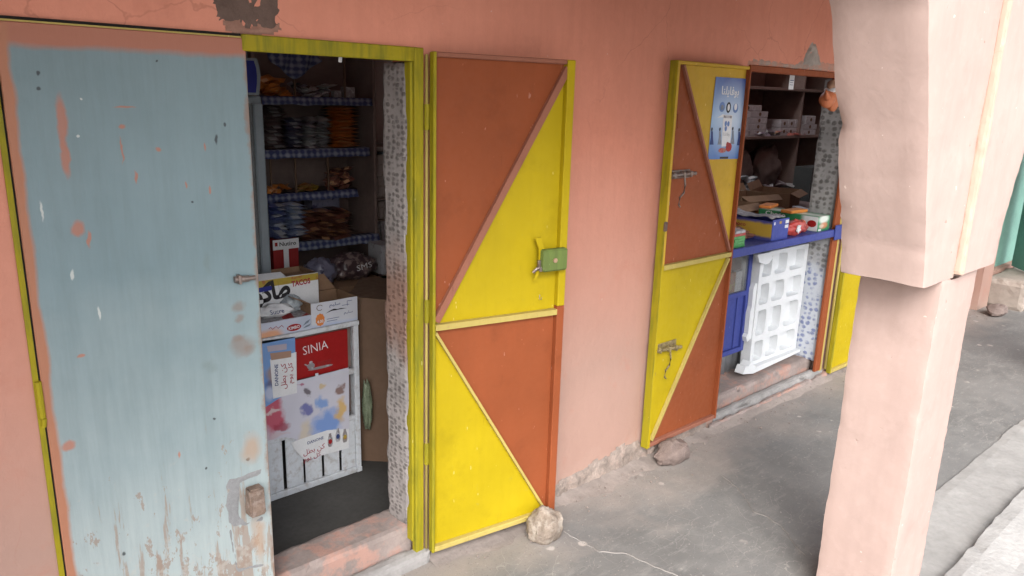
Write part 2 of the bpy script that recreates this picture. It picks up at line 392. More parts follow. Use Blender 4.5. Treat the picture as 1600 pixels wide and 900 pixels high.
M['jamb1'] = paper_pattern('jamb_rough_printed_plaster', (.34, .31, .30), (.09, .08, .075), (.11, .06, .045), (1.28, 1.12), 34, 56, (.25, .15, .115), (.80, .92))
M['jamb1low'] = paper_pattern('jamb_rough_plaster_low', (.34, .32, .31), (.10, .085, .08), (.10, .085, .08), (0, .1), 34, 70)
M['jamb2'] = paper_pattern('jamb_leaf_print_paper', (.36, .36, .36), (.07, .065, .06), (.05, .08, .25), (.80, .70), 26, 30, (.46, .49, .54))
M['inwall'] = paint('shop_inner_wall', (.55, .47, .44), .8, .15, .1, 3)
M['inwood'] = paint('dark_shelf_wood', (.185, .135, .122), .7, .2, .1, 6)
M['carton'] = paint('brown_cardboard', (.23, .14, .085), .8, .12, .05, 12)
M['boardbrown'] = paint('brown_counter_board', (.13, .08, .052), .65, .12, .05, 5)
M['white'] = paint('white_print', (.62, .63, .65), .5, .05, 0, 20)
M['offwhite'] = paint('white_worn_wood_paint', (.52, .55, .59), .6, .08, .15, 12, grime=(.22, .16, .12), gamt=.5)
M['red'] = paint('red_panel', (.28, .012, .012), .45, .08, 0, 8)
M['darkred'] = paint('dark_red_print', (.25, .02, .02), .5, .1, 0, 8)
M['sack'] = paint('faded_black_sack', (.12, .09, .085), .7, .2, .1, 8)
M['black'] = paint('black_print', (.02, .018, .02), .5, .1, 0, 8)
M['text_red'] = flat('red_ink', (.30, .03, .05))
M['text_blue'] = flat('navy_ink', (.03, .05, .16))
M['orange'] = paint('orange_print', (.60, .20, .05), .5, .1, 0, 12)
M['fridge'] = paint('fridge_grey_enamel', (.20, .235, .26), .4, .08, 0, 8, .5)
M['signblue'] = paint('fridge_sign_blue', (.018, .025, .20), .4, .08, 0, 8)
M['shopblue'] = metal_paint('royal_blue_shelf_paint', (.04, .055, .225), (.12, .13, .2), dirt=.3, rough=.4)
M['styro'] = paint('white_polystyrene', (.56, .58, .60), .8, .03, .25, 30)
M['zinc'] = paint('corrugated_zinc', (.30, .31, .33), .4, .22, .1, 14, .5, .55)
M['glass'] = NT('display_glass', .1, .5).out((.18, .19, .19))
M['glass'].node_tree.nodes['Principled BSDF'].inputs['Alpha'].default_value = .35
M['green_door'] = metal_paint('sea_green_door_paint', (.17, .33, .28), (.3, .35, .3))
M['plastic'] = paint('clear_plastic_wrap', (.33, .37, .40), .25, .2, .2, 20, .6)
M['greenplastic'] = paint('green_plastic_wrap', (.15, .18, .12), .3, .3, .3, 25, .5)
M['greencrate'] = paint('dark_green_crate_plastic', (.02, .05, .03), .4, .2, 0, 8)
def foil(name, c, c2, sc=30, rough=.32):
    t = NT(name, rough, .5)
    n = t.noise(sc, 3, .6); oi = t.n.new('ShaderNodeObjectInfo')
    r = t.rng(oi.outputs['Random'], 0, 1, -.12, .12)
    col = t.mix(t.rng(t.math('ADD', n, r), .46, .54), c, c2)
    t.bump(t.noise(sc * 2, 3), .5, .004)
    return t.out(col)
M['seal'] = paint('painted_foil_glint', (.55, .56, .58), .25, .3, .1, 40, .6)  # pale faces along packet edges: glints painted as a second colour
M['glint_warm'] = paint('painted_orange_foil_glint', (.62, .38, .22), .25, .3, .1, 40, .6)
M['pk_orange'] = foil('orange_snack_foil', (.42, .13, .02), (.55, .20, .04))
M['pk_blue'] = foil('blue_white_snack_foil', (.04, .06, .22), (.30, .36, .48))
M['pk_brown'] = foil('brown_snack_foil', (.11, .03, .022), (.30, .13, .09))
M['pk_white'] = foil('white_snack_foil', (.40, .42, .42), (.14, .10, .14))
M['pk_dark'] = foil('dark_snack_foil', (.05, .03, .035), (.20, .15, .14))
M['pk_navy'] = foil('navy_snack_foil', (.03, .03, .08), (.17, .17, .24))
M['pk_yellow'] = foil('yellow_snack_foil', (.35, .26, .04), (.30, .12, .04))
M['pk_red'] = foil('red_snack_foil', (.34, .025, .025), (.30, .10, .08))
M['pk_green'] = foil('green_wafer_wrap', (.04, .22, .06), (.06, .26, .08))
M['grey_box'] = foil('pale_carton_print', (.36, .36, .38), (.22, .20, .21), 60, .6)
M['beige_box'] = foil('beige_carton_print', (.27, .23, .21), (.19, .155, .14), 40, .7)
M['bluegrey_box'] = foil('blue_grey_carton_print', (.13, .16, .21), (.2, .21, .24), 40, .6)
def check_cloth():
    t = NT('blue_white_checked_cloth', .9, .1)
    x, y, z = t.sep()
    w1 = t.math('SINE', t.math('MULTIPLY', x, 190)); w2 = t.math('SINE', t.math('MULTIPLY', z, 210))
    k = t.rng(t.math('ADD', t.math('ADD', w1, w2), t.math('MULTIPLY', t.noise(34, 4), 5.0)), 1.6, 4.4)
    return t.out(t.mix(k, (.045, .055, .13), (.21, .23, .29)))
M['check'] = check_cloth()

# ------------------------------------------------------------------ lettering (flat print)
FORMS = {  # letter: isolated, final, initial, medial
 'ا': ('\uFE8D', '\uFE8E', None, None), 'ب': ('\uFE8F', '\uFE90', '\uFE91', '\uFE92'), 'ر': ('\uFEAD', '\uFEAE', None, None),
 'س': ('\uFEB1', '\uFEB2', '\uFEB3', '\uFEB4'), 'ط': ('\uFEC1', '\uFEC2', '\uFEC3', '\uFEC4'), 'ف': ('\uFED1', '\uFED2', '\uFED3', '\uFED4'),
 'ك': ('\uFED9', '\uFEDA', '\uFEDB', '\uFEDC'), 'ل': ('\uFEDD', '\uFEDE', '\uFEDF', '\uFEE0'), 'م': ('\uFEE1', '\uFEE2', '\uFEE3', '\uFEE4'),
 'ن': ('\uFEE5', '\uFEE6', '\uFEE7', '\uFEE8'), 'و': ('\uFEED', '\uFEEE', None, None), 'ي': ('\uFEF1', '\uFEF2', '\uFEF3', '\uFEF4')}
def arabic(s):
    out = []
    for wd in s.split(' '):
        g = []
        for i, ch in enumerate(wd):
            pj = i > 0 and FORMS[wd[i - 1]][2] is not None; nj = i < len(wd) - 1 and FORMS[ch][2] is not None
            g.append(FORMS[ch][(3 if nj else 1) if pj else (2 if nj else 0)] or FORMS[ch][1 if pj else 0])
        out.append(''.join(reversed(g)))
    return ' '.join(reversed(out))
def text_mesh(s, w_, h_=None, bold=0., res=2):
    """flat text mesh centred at origin, in local x-z plane facing -y, w_ wide (h_ tall)"""
    c = bpy.data.curves.new('txt', 'FONT'); c.body = s; c.resolution_u = res; c.offset = bold
    o = bpy.data.objects.new('txt', c); COL.objects.link(o)
    me = bpy.data.meshes.new_from_object(o.evaluated_get(bpy.context.evaluated_depsgraph_get()))
    bpy.data.objects.remove(o)
    xs = [v.co.x for v in me.vertices]; ys = [v.co.y for v in me.vertices]
    cx = (min(xs) + max(xs)) / 2; cy = (min(ys) + max(ys)) / 2; sx = w_ / (max(xs) - min(xs)); sy = (h_ / (max(ys) - min(ys))) if h_ else sx
    for v in me.vertices: v.co = Vector(((v.co.x - cx) * sx, 0, (v.co.y - cy) * sy))
    me.materials.clear(); return me
def text(s, mat, parent, loc, w_, h_=None, rot=(0, 0, 0), bold=0., name='lettering'):
    me = text_mesh(s, w_, h_, bold); me.materials.append(mat)
    o = bpy.data.objects.new(name, me); COL.objects.link(o); o.parent = parent; o.location = loc; o.rotation_euler = rot
    return o
def poly_xz(pts, y, t=.0006):     # thin printed shape
    return MB().prism([(p[0], y, p[1]) for p in pts], (0, t, 0))
def ell(cx, cz, rx, rz, n=16): return [(cx + rx * math.cos(2 * math.pi * k / n), cz + rz * math.sin(2 * math.pi * k / n)) for k in range(n)]

# ================================================================== SETTING
T = .17   # wall thickness
ground = obj('ground', MB().box(-60, 70, -80, -3.6, -.30, -.12), M['road'], kind='structure')
obj('walkway', MB().box(-4, 16, -1.12, 0.0, -.30, 0.0), M['floor'], kind='structure')
mbp = rough_box(-4, 16, -1.41, -1.11, -.3, .012, .05, .006, .006, 1.)
obj('plinth_strip', mbp, M['strip'], kind='structure')
mbp = rough_box(-4, 16, -3.6, -1.395, -.3, .06, .06, .01, .012, 2., chip=.03)
obj('pavement', mbp, M['slab'], kind='structure')
# floor inside the two shops
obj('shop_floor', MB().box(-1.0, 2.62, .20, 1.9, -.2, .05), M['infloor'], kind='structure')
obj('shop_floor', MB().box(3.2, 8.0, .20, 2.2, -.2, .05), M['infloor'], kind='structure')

# ================================================================== BUILDING
bld = empty('shop_building', (0, 0, 0), label='pink plastered row of small shops with painted sheet-metal doors under the arcade', cat='shop building')
X0, X1 = -4.0, 7.62
def wall_holes(xs, zs, holes, y0, y1, ux=.06):
    xs = sorted(xs); zs = sorted(zs); mb = MB()
    def hole(x, z): return any(h[0] < x < h[1] and h[2] < z < h[3] for h in holes)
    nX, nZ = len(xs) - 1, len(zs) - 1; vid = {}; vs = []
    def V(i, j, s):
        if (i, j, s) not in vid: vid[(i, j, s)] = len(vs); vs.append((xs[i], (y0, y1)[s], zs[j]))
        return vid[(i, j, s)]
    solid = [[not hole((xs[i] + xs[i + 1]) / 2, (zs[j] + zs[j + 1]) / 2) for j in range(nZ)] for i in range(nX)]
    fs = []
    S = lambda i, j: 0 <= i < nX and 0 <= j < nZ and solid[i][j]
    for i in range(nX):
        for j in range(nZ):
            if not solid[i][j]: continue
            fs += [(V(i, j, 0), V(i + 1, j, 0), V(i + 1, j + 1, 0), V(i, j + 1, 0)), (V(i, j, 1), V(i, j + 1, 1), V(i + 1, j + 1, 1), V(i + 1, j, 1))]
            if not S(i - 1, j): fs.append((V(i, j, 0), V(i, j + 1, 0), V(i, j + 1, 1), V(i, j, 1)))
            if not S(i + 1, j): fs.append((V(i + 1, j, 0), V(i + 1, j, 1), V(i + 1, j + 1, 1), V(i + 1, j + 1, 0)))
            if not S(i, j - 1): fs.append((V(i, j, 0), V(i, j, 1), V(i + 1, j, 1), V(i + 1, j, 0)))
            if not S(i, j + 1): fs.append((V(i, j + 1, 0), V(i + 1, j + 1, 0), V(i + 1, j + 1, 1), V(i, j + 1, 1)))
    return mb.add(vs, fs)
holes = [(.30, 1.505, -1, 1.925), (3.52, 4.765, -1, 1.968)]
wallm = wall_holes([X0, .30, 1.505, 3.52, 4.765, X1], [-.3, 1.925, 1.968, 3.0], holes, 0, T)
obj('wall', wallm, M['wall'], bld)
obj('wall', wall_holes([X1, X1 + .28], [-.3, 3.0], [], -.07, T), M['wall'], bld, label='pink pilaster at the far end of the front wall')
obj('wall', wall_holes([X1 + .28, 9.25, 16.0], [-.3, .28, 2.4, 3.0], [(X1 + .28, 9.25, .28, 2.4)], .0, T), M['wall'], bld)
# inner walls
iw = MB().box(-1.0, 2.62, 1.9, 2.0, -.2, 2.5).box(-1.1, -1.0, T, 2.0, -.2, 2.5).box(2.62, 2.72, T, 2.0, -.2, 2.5)
obj('inner_wall', iw, M['inwall'], bld)
iw = MB().box(3.2, 8.0, 2.2, 2.3, -.2, 2.5).box(3.1, 3.2, T, 2.3, -.2, 2.5).box(8.0, 8.1, T + .002, 2.3, -.2, 2.5)
obj('inner_wall', iw, M['inwall'], bld)
# ceiling slab with two unseen openings, added to let more light into the shops
cl_ = MB(); HX = [(1.4, 2.2, .6, 1.1), (4.4, 7.4, .4, 1.69)]
cl_.box(-1.1, 8.1, T + .003, .4, 2.5, 2.62).box(-1.1, 8.1, 1.69, 2.3, 2.5, 2.62).box(-1.1, 1.4, .4, 1.69, 2.5, 2.62).box(2.2, 4.4, .4, 1.69, 2.5, 2.62).box(7.4, 8.1, .4, 1.69, 2.5, 2.62).box(1.4, 2.2, 1.1, 1.69, 2.5, 2.62).box(1.4, 2.2, .4, .6, 2.5, 2.62)
obj('inner_ceiling', cl_, M['inwall'], bld)
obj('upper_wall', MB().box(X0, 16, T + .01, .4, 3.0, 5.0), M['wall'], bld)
# jambs (the right-hand reveal of each opening, rough and printed)
def jamb(x, y0, y1, z0, z1, mat, thick=.06, lab=None):
    return obj('jamb', rough_box(x, x + thick, y0, y1, z0, z1, .02, .003, .005, x), mat, bld, label=lab)
jamb(1.456, .012, .166, .14, 1.882, M['jamb1'], .05, 'rough grey jamb with rows of dark dashes and a brown middle')
jamb(4.690, .012, .19, .12, 1.935, M['jamb2'], .06, 'jamb papered with small leaf prints, blue at the bottom')
# thresholds
def threshold(parts, name):
    for (a, mat, lab) in parts: obj(name, rough_box(*a, .022, .0035, .008, a[0] + a[4], chip=.016), mat, bld, label=lab)
threshold([((.31, 1.50, .035, .195, -.1, .150), M['thresh'], 'worn pink and grey stone doorstep'), ((.31, 1.53, -.035, .034, -.1, .055), M['ledge'], None)], 'doorstep')
threshold([((3.50, 4.74, .055, .30, -.1, .130), M['thresh'], 'chipped pink-edged sill of the second shop'), ((3.48, 4.80, -.005, .054, -.1, .062), M['ledge'], None), ((3.44, 4.82, -.035, -.006, -.1, .040), M['thresh'], None)], 'doorstep')
# metal frame of doorway 1
def angle_frame(pts, d, mat, name='door_frame', lab=None): pass
fr = MB()
fr.box(1.470, 1.507, -.016, .012, .04, 1.925, 0, .003)      # right post
fr.box(.895, 1.4695, -.016, .012, 1.880, 1.925, 0, .003)    # head
fr.box(1.459, 1.4697, -.006, .03, .10, 1.8795, 0, .002)
obj('door_frame', fr, M['yellow_frame'], bld, label='yellow metal door frame streaked green')
fr = MB().box(3.5, 4.6675, -.010, .04, 1.934, 1.966, 0, .003).box(4.668, 4.738, -.010, .0095, .06, 1.9665, 0, .003)
obj('door_frame', fr, M['brown'], bld, label='brick red metal frame around the second shop opening')
obj('door_frame', MB().bbox(4.7385, 4.768, -.006, .012, .05, 1.966, .002), M['bar_wood'], bld)
fr = MB().box(.300, .3125, -.006, .02, .0, 1.918)
obj('door_frame', fr, M['yellow_frame'], bld, label='thin yellow frame edge left of the blue door')
fr = MB().box(-.4, .8945, -.0065, .0, 1.9185, 1.9255)
obj('frame_gap', fr, M['gap'], bld); obj('frame_gap', MB().box(.3127, .3165, -.0045, .012, -.0, 1.9183), M['gap'], bld)
obj('door_frame', MB().box(-.4, .8945, -.009, -.0005, 1.9140, 1.9183), M['bar_wood'], bld)
# blue door leaf
bd = MB().bbox(.3170, .905, -.012, .022, .03, 1.9137, .002)
blue = obj('door', bd, M['bluedoor'], bld, label='closed blue door leaf with faded, scuffed paint and pink overspray')
p = PY(397, 778, -.03)
wb = rough_box(p.x - .026, p.x + .029, -.062, -.0125, p.z - .055, p.z + .045, .008, .006, .007, 5.)
obj('latch_block', wb, cement('old_wood_block', (.20, .145, .115), .35, 25, .9, (.30, .24, .21)), blue)
b1 = PY(384, 436, -.03)
bolt = MB().tube([(b1.x - .03, -.02, b1.z), (b1.x + .012, -.022, b1.z - .001)], .010, 10).tube([(b1.x + .0, -.026, b1.z), (b1.x + .03, -.026, b1.z)], .007, 10)
bolt.box(b1.x - .022, b1.x - .012, -.034, -.0125, b1.z - .014, b1.z + .014, 0, .002)
shade_auto(obj('bolt', bolt, M['steel'], blue))
hz = PY(63, 625, -.01)
hg = MB().tube([(hz.x, -.010, hz.z - .05), (hz.x, -.010, hz.z + .05)], .008, 8).tube([(hz.x, -.010, hz.z - .075), (hz.x + .003, -.012, hz.z - .052)], .006, 8)
shade_auto(obj('hinge', hg, M['yellow_frame'], blue))
hz = PY(8, 150, -.01)
obj('hinge', MB().tube([(.305, -.010, hz.z - .03), (.305, -.010, hz.z + .05)], .007, 8), M['yellow_frame'], blue, smooth=True)
# hinge bar next to the yellow post (rusty wooden-looking tube)
hb = MB().tube([(1.5135, -.022, .06), (1.5135, -.022, 1.905)], .0055, 8)
obj('hinge_rod', hb, M['bar_wood'], bld, smooth=True)
for zz in (1.66, .98, .42):
    shade_auto(obj('hinge', MB().tube([(1.514, -.023, zz), (1.514, -.023, zz + .085)], .0095, 8), M['yellow_frame'], bld))
# ---- folding leaf with diagonal bars
def leaf(name_label, hinge, ang, W, H, z0, cols, flip=False, rim=.035, depth=.032):
    """local frame: x runs from the hinge along the leaf, -y is the side that shows, z up.  cols: upper-hinge triangle etc."""
    d = obj('door', MB().box(0, .001, .012, .013, 0, .001), M['gap'], bld) if False else None
    e = empty('door', (hinge[0], hinge[1], z0), ang); e.parent = bld; e['label'] = name_label
    s = -1 if flip else 1
    X = lambda u: s * u
    mid = cols['mid']; r = rim
    def B(u0, u1, y0, y1, a, b, bev=.003): return MB().bbox(min(X(u0), X(u1)), max(X(u0), X(u1)), y0, y1, a, b, bev)
    # rim: an L-profile, its flange towards the viewer
    obj('rim', B(0, .012, -depth, 0, 0, H), M[cols['hinge_rim']], e)
    obj('rim', B(W - r, W, -depth, 0, mid + .012, H), M[cols['out_up']], e)
    obj('rim', B(W - r, W, -depth, 0, 0, mid + .0115), M[cols['out_low']], e)
    obj('rim', B(.0125, W - r - .0005, -depth + .004, 0, H - .016, H), M[cols['top']], e)
    obj('rim', B(.0125, W - r - .0005, -depth + .002, 0, 0, .022), M[cols['bottom']], e)
    bar = MB(); bar.prism([(X(.0125), -depth + .001, mid - .010), (X(W - r - .0005), -depth + .001, mid - .010 + cols.get('tilt', 0)), (X(W - r - .0005), -depth + .001, mid + .012 + cols.get('tilt', 0)), (X(.0125), -depth + .001, mid + .012)], (0, depth * .9, 0))
    obj('cross_bar', bar, M[cols['midbar']], e)
    # triangular sheets behind the diagonals
    yb = -.008
    def tri(pts, m):
        obj('panel', MB().prism([(X(u), yb, z) for u, z in pts], (0, .006, 0)), M[m], e)
    u0, u1 = .0125, W - r - .0005
    dg = cols['diag']
    (ua, za), (ub, zb) = dg['up']; (uc, zc), (ud, zd) = dg['low']
    tri(dg['up_a'][0], dg['up_a'][1]); tri(dg['up_b'][0], dg['up_b'][1])
    tri(dg['low_a'][0], dg['low_a'][1]); tri(dg['low_b'][0], dg['low_b'][1])
    for (p0, p1, m, wd) in ((dg['up'][0], dg['up'][1], cols['bar_up'], dg.get('w', .026)), (dg['low'][0], dg['low'][1], cols['bar_low'], dg.get('wl', .012))):
        a = Vector((X(p0[0]), 0, p0[1])); b = Vector((X(p1[0]), 0, p1[1])); t = (b - a).normalized(); n = Vector((-t.z, 0, t.x)) * wd / 2
        pts = [a - n, b - n, b + n, a + n]
        obj('diagonal_bar', MB().prism([(q.x, -depth + .006, q.z) for q in pts], (0, depth - .016, 0)), M[m], e)
    return e
W1, H1, Z1 = .588, 1.862, .052
mid1 = .912
ang1 = math.atan2(-.085, .57)
l1 = leaf('open yellow and brick red door leaf folded back against the wall, held by a stone', (1.520, -.028), ang1, W1, H1, Z1, dict(
    mid=mid1, tilt=-.012, hinge_rim='yellow_frame', out_up='yellow', out_low='brown', top='brown_bar', bottom='bar_wood', midbar='bar_wood', bar_up='brown_bar', bar_low='bar_wood',
    diag=dict(up=((.018, mid1 + .022), (W1 - .028, H1 - .03)), low=((.016, mid1 - .02), (W1 - .05, .03)), w=.026, wl=.010,
        up_a=([(.0125, mid1 + .012), (W1 - .034, H1 - .0165), (.0125, H1 - .0165)], 'brown'),
        up_b=([(.013, mid1 + .012), (W1 - .0355, mid1 + .001), (W1 - .0355, H1 - .018)], 'yellow'),
        low_a=([(.0125, .0225), (W1 - .0355, .0225), (.0125, mid1 - .0105)], 'yellow'),
        low_b=([(W1 - .0355, .0235), (W1 - .0355, mid1 - .0225), (.0135, mid1 - .0105)], 'brown'))))
W2, H2, Z2 = .605, 1.868, .086
mid2 = .925
l2 = leaf('open ochre, yellow and brick red door leaf with a blue poster, left of the second opening', (3.440, -.026), 0.0, W2, H2, Z2, dict(
    mid=mid2, tilt=.0, hinge_rim='brown', out_up='ochre', out_low='yellow', top='ochre', bottom='brown_bar', midbar='bar_wood', bar_up='brown_bar', bar_low='bar_wood',
    diag=dict(up=((.018, mid2 + .022), (W2 - .06, H2 - .018)), low=((.018, mid2 - .02), (W2 - .045, .03)), w=.012, wl=.014,
        up_a=([(.0125, mid2 + .012), (W2 - .062, H2 - .0165), (.0125, H2 - .0165)], 'ochre'),
        up_b=([(.013, mid2 + .0125), (W2 - .0355, mid2 + .0125), (W2 - .0355, H2 - .0165), (W2 - .060, H2 - .0165)], 'brown'),
        low_a=([(.0125, .0225), (W2 - .037, .0225), (.0125, mid2 - .0105)], 'brown'),
        low_b=([(W2 - .0355, .0235), (W2 - .0355, mid2 - .0105), (.0135, mid2 - .0105)], 'yellow'))), flip=True, rim=.022)
l3 = leaf('yellow door leaf half hidden behind the pillar, folded back on the far side', (4.80, -.022), -.02, .60, 1.85, .03, dict(
    mid=.9, tilt=.0, hinge_rim='yellow_frame', out_up='yellow', out_low='yellow', top='yellow', bottom='bar_wood', midbar='bar_wood', bar_up='bar_wood', bar_low='bar_wood',
    diag=dict(up=((.018, .92), (.55, 1.82)), low=((.5, .87), (.56, .03)), w=.012, wl=.010,
        up_a=([(.0125, .912), (.56, 1.833), (.0125, 1.833)], 'yellow'),
        up_b=([(.013, .912), (.564, .912), (.564, 1.833)], 'brown'),
        low_a=([(.0125, .0225), (.5, .0225), (.48, .889), (.0125, .889)], 'yellow'),
        low_b=([(.564, .0235), (.564, .889), (.485, .889), (.505, .0225)], 'brown'))))
hb = MB().tube([(4.785, -.020, .06), (4.785, -.020, 1.9)], .009, 8); obj('hinge_rod', hb, M['bar_wood'], bld, smooth=True)
hb = MB().tube([(3.452, -.020, .10), (3.452, -.020, 1.94)], .006, 8); obj('hinge_rod', hb, M['brown_bar'], bld, smooth=True)
# yellow flange strip on the outer edge of leaf 2 (its free edge stands out towards the camera side)
obj('rim', MB().bbox(-W2 - .004, -W2 - .0003, -.036, .008, .001, H2 - .001, .0015), M['yellow_frame'], l2)
# lock on leaf 1
lk = MB()
def l1loc(px, py, dy=-.033):
    # point on leaf 1's face from the photograph
    hx, hy = 1.520, -.028; c, s_ = math.cos(ang1), math.sin(ang1)
    r = ray(px, py); nrm = Vector((s_, -c, 0)); pt = Vector((hx, hy, 0)) + nrm * (-dy)
    tt = (pt - CAM).dot(nrm) / r.dot(nrm); q = CAM + r * tt; v = q - Vector((hx, hy, 0))
    return v.x * c + v.y * s_, q.z - Z1
a = l1loc(846, 390, -.045); b = l1loc(882, 420, -.045)
lockb = MB().bbox(a[0], b[0], -.066, -.0325, b[1], a[1], .007)
lock = obj('lock', lockb, M['lockgreen'], l1)
c1 = l1loc(868, 407, -.07); cyl = MB().tube([(c1[0], -.064, c1[1]), (c1[0], -.072, c1[1])], .009, 14)
shade_auto(obj('keyhole_disc', cyl, paint('pale_brass', (.45, .30, .20), .4, .1, 0, 20, .5, .4), l1))
a0 = l1loc(835, 372); a1 = l1loc(841, 388); a2 = l1loc(841, 408); a3 = l1loc(839, 420); a4 = l1loc(833, 438)
sl = MB()
for (p_, q_) in ((a0, a1), (a1, a2)):
    sl.prism([(p_[0], -.0335, p_[1]), (p_[0] + .028, -.0335, p_[1]), (q_[0] + .024, -.0335, q_[1]), (q_[0], -.0335, q_[1])], (0, -.005, 0))
obj('lock_strap', sl, M['yellow'], l1)
obj('lock_strap', MB().prism([(a3[0], -.0335, a3[1]), (a3[0] + .016, -.0335, a3[1]), (a4[0] + .012, -.0335, a4[1]), (a4[0], -.0335, a4[1])], (0, -.004, 0)), M['yellow'], l1)
kn = MB().tube([(a3[0] - .02, -.036, a3[1] - .012), (a3[0] - .008, -.044, a3[1] + .004), (a3[0] + .012, -.046, a3[1] + .006), (a3[0] + .03, -.038, a3[1] - .008)], .006, 8).tube([(a3[0] + .004, -.034, a3[1]), (a3[0] + .004, -.055, a3[1])], .008, 8)
kn.box(a3[0] - .002, a3[0] + .010, -.046, -.036, a3[1] + .01, a3[1] + .035, 0, .001)
shade_auto(obj('lock_knob', kn, M['steel'], l1))
wr = l1loc(843, 465); obj('wire_loop', MB().tube([(wr[0], -.034, wr[1] + .012), (wr[0] - .003, -.036, wr[1] - .005), (wr[0] + .006, -.036, wr[1] - .008), (wr[0] + .010, -.034, wr[1])], .0016, 6), M['steel'], l1)
# bolts, handle loop on leaf 2
def l2loc(px, py, y=-.045):
    q = PY(px, py, -.026 + y + .0); return q.x - 3.440, q.z - Z2
def slide_bolt(pxa, pya, pxb, pyb, mat):
    a = l2loc(pxa, pya); b = l2loc(pxb, pyb)
    mb = MB().bbox(a[0] - .004, b[0] - .02, -.014, -.0085, a[1] - .018, a[1] + .022, .002)
    mb.tube([(a[0] - .01, -.030, a[1]), (b[0], -.030, b[1])], .009, 10)
    for f in (.05, .45, .75):
        x = a[0] + (b[0] - a[0]) * f; z = a[1] + (b[1] - a[1]) * f
        mb.bbox(x - .006, x + .008, -.043, -.009, z - .014, z + .014, .003)
    h = Vector(((a[0] + b[0]) / 2, -.032, (a[1] + b[1]) / 2))
    mb.tube([h, h + Vector((.004, -.006, -.05)), h + Vector((-.002, -.006, -.085)), h + Vector((-.03, -.006, -.105)), h + Vector((-.034, -.006, -.14)), h + Vector((-.022, -.006, -.15))], .0045, 8)
    mb.bbox(-W2 + .024, -W2 + .045, -.016, -.0085, a[1] - .14, a[1] - .122, .001)
    return shade_auto(obj('bolt', mb, mat, l2))
slide_bolt(1055, 275, 1091, 271, M['steel'])
slide_bolt(1032, 549, 1068, 543, paint('bolt_yellow_and_rust', (.24, .19, .09), .5, .4, .2, 40, .4, .3, (.10, .06, .05), .9))
a = l2loc(1062, 190, -.04)
shade_auto(obj('handle', MB().tube([(a[0], -.01, a[1] + .035), (a[0], -.028, a[1] + .03), (a[0] + .0, -.030, a[1] - .03), (a[0], -.01, a[1] - .038), (a[0] - .02, -.009, a[1] - .036), (a[0] - .02, -.009, a[1] + .036), (a[0], -.01, a[1] + .035)], .003, 8), M['brown'], l2))
obj('mortar_scab', rough_box(-W2 - .008, -W2 + .010, -.040, -.030, .0 + l2loc(1040, 355)[1] - .022, l2loc(1040, 355)[1] + .022, .006, .004, .003, 3.), M['dark_cement'], l2)

# ---- rough plaster patches of the facade
def patch(name, pts, y, thick, mat, parent, amp=.006, step=.012, seed=0., lab=None, curve=None):
    """irregular sheet in the x-z plane: grid clipped by polygon, displaced outwards (-y)"""
    xs = [p[0] for p in pts]; zs = [p[1] for p in pts]; x0, x1, z0, z1 = min(xs), max(xs), min(zs), max(zs)
    nx = max(2, int((x1 - x0) / step)); nz = max(2, int((z1 - z0) / step))
    def inside(x, z):
        c = False; n = len(pts); j = n - 1
        for i in range(n):
            if (pts[i][1] > z) != (pts[j][1] > z) and x < (pts[j][0] - pts[i][0]) * (z - pts[i][1]) / (pts[j][1] - pts[i][1]) + pts[i][0]: c = not c
            j = i
        return c
    def edist(x, z):
        d = 9; n = len(pts)
        for i in range(n):
            a = Vector(pts[i]); b = Vector(pts[(i + 1) % n]); p_ = Vector((x, z)); ab = b - a
            t = max(0, min(1, (p_ - a).dot(ab) / max(1e-9, ab.length_squared))); d = min(d, (p_ - a - ab * t).length)
        return d
    mb = MB(); ids = {}; vs = []; fs = []
    def V(i, j):
        if (i, j) not in ids:
            x = x0 + (x1 - x0) * i / nx; z = z0 + (z1 - z0) * j / nz
            wx = noise.noise(Vector((x * 30, z * 30, seed))) * step * .7; wz = noise.noise(Vector((x * 30, z * 30, seed + 7))) * step * .7
            e = min(1, edist(x, z) / (step * 1.6))
            yy = y - e * (thick + amp * noise.noise(Vector((x * 28, z * 28, seed + 3))) + amp * .6 * noise.noise(Vector((x * 80, z * 80, seed)))) + .002 * (1 - e)
            ids[(i, j)] = len(vs); vs.append((x + wx, yy, z + wz))
        return ids[(i, j)]
    for i in range(nx):
        for j in range(nz):
            if inside(x0 + (x1 - x0) * (i + .5) / nx, z0 + (z1 - z0) * (j + .5) / nz): fs.append((V(i, j), V(i + 1, j), V(i + 1, j + 1), V(i, j + 1)))
    mb.add(vs, fs); return shade_auto(obj(name, mb, mat, parent, label=lab), 60)
def pxy(l, y=0.): return [(PY(a, b, y).x, PY(a, b, y).z) for a, b in l]
patch('cement_patch', pxy([(322, -60), (440, -60), (436, 0), (440, 20), (432, 34), (440, 44), (430, 50), (400, 52), (372, 50), (352, 38), (338, 26), (334, 10), (328, -10)]), -.0005, .002, M['dark_cement'], bld, .005, .008, 1., 'dark mortar patch above the first doorway')
patch('cement_patch', pxy([(344, 34), (372, 30), (386, 44), (404, 38), (424, 42), (434, 36), (440, 46), (424, 54), (390, 55), (356, 50)]), -.003, .003, cement('patch_pink_grey', (.30, .17, .13), bump=.8), bld, .005, .006, 2.)
patch('cement_patch', pxy([(1252, 104), (1256, 92), (1262, 76), (1268, 66), (1274, 70), (1280, 88), (1284, 104)]), -.0005, .006, M['cement'], bld, .012, .008, 3., 'chipped cement scar above the second opening')
patch('cement_patch', pxy([(1166, 96), (1180, 92), (1215, 96), (1240, 102), (1252, 94), (1285, 98), (1320, 98), (1340, 112), (1290, 112), (1240, 108), (1200, 104), (1168, 103)]), -.0005, .003, cement('patch_mixed', (.36, .27, .23), bump=.8, spots=(.45, .22, .16)), bld, .005, .009, 4.)
M['crumble'] = cement('crumbled_wall_base', (.25, .205, .18), var=.35, scale=9, bump=1.0, spots=(.33, .26, .225))
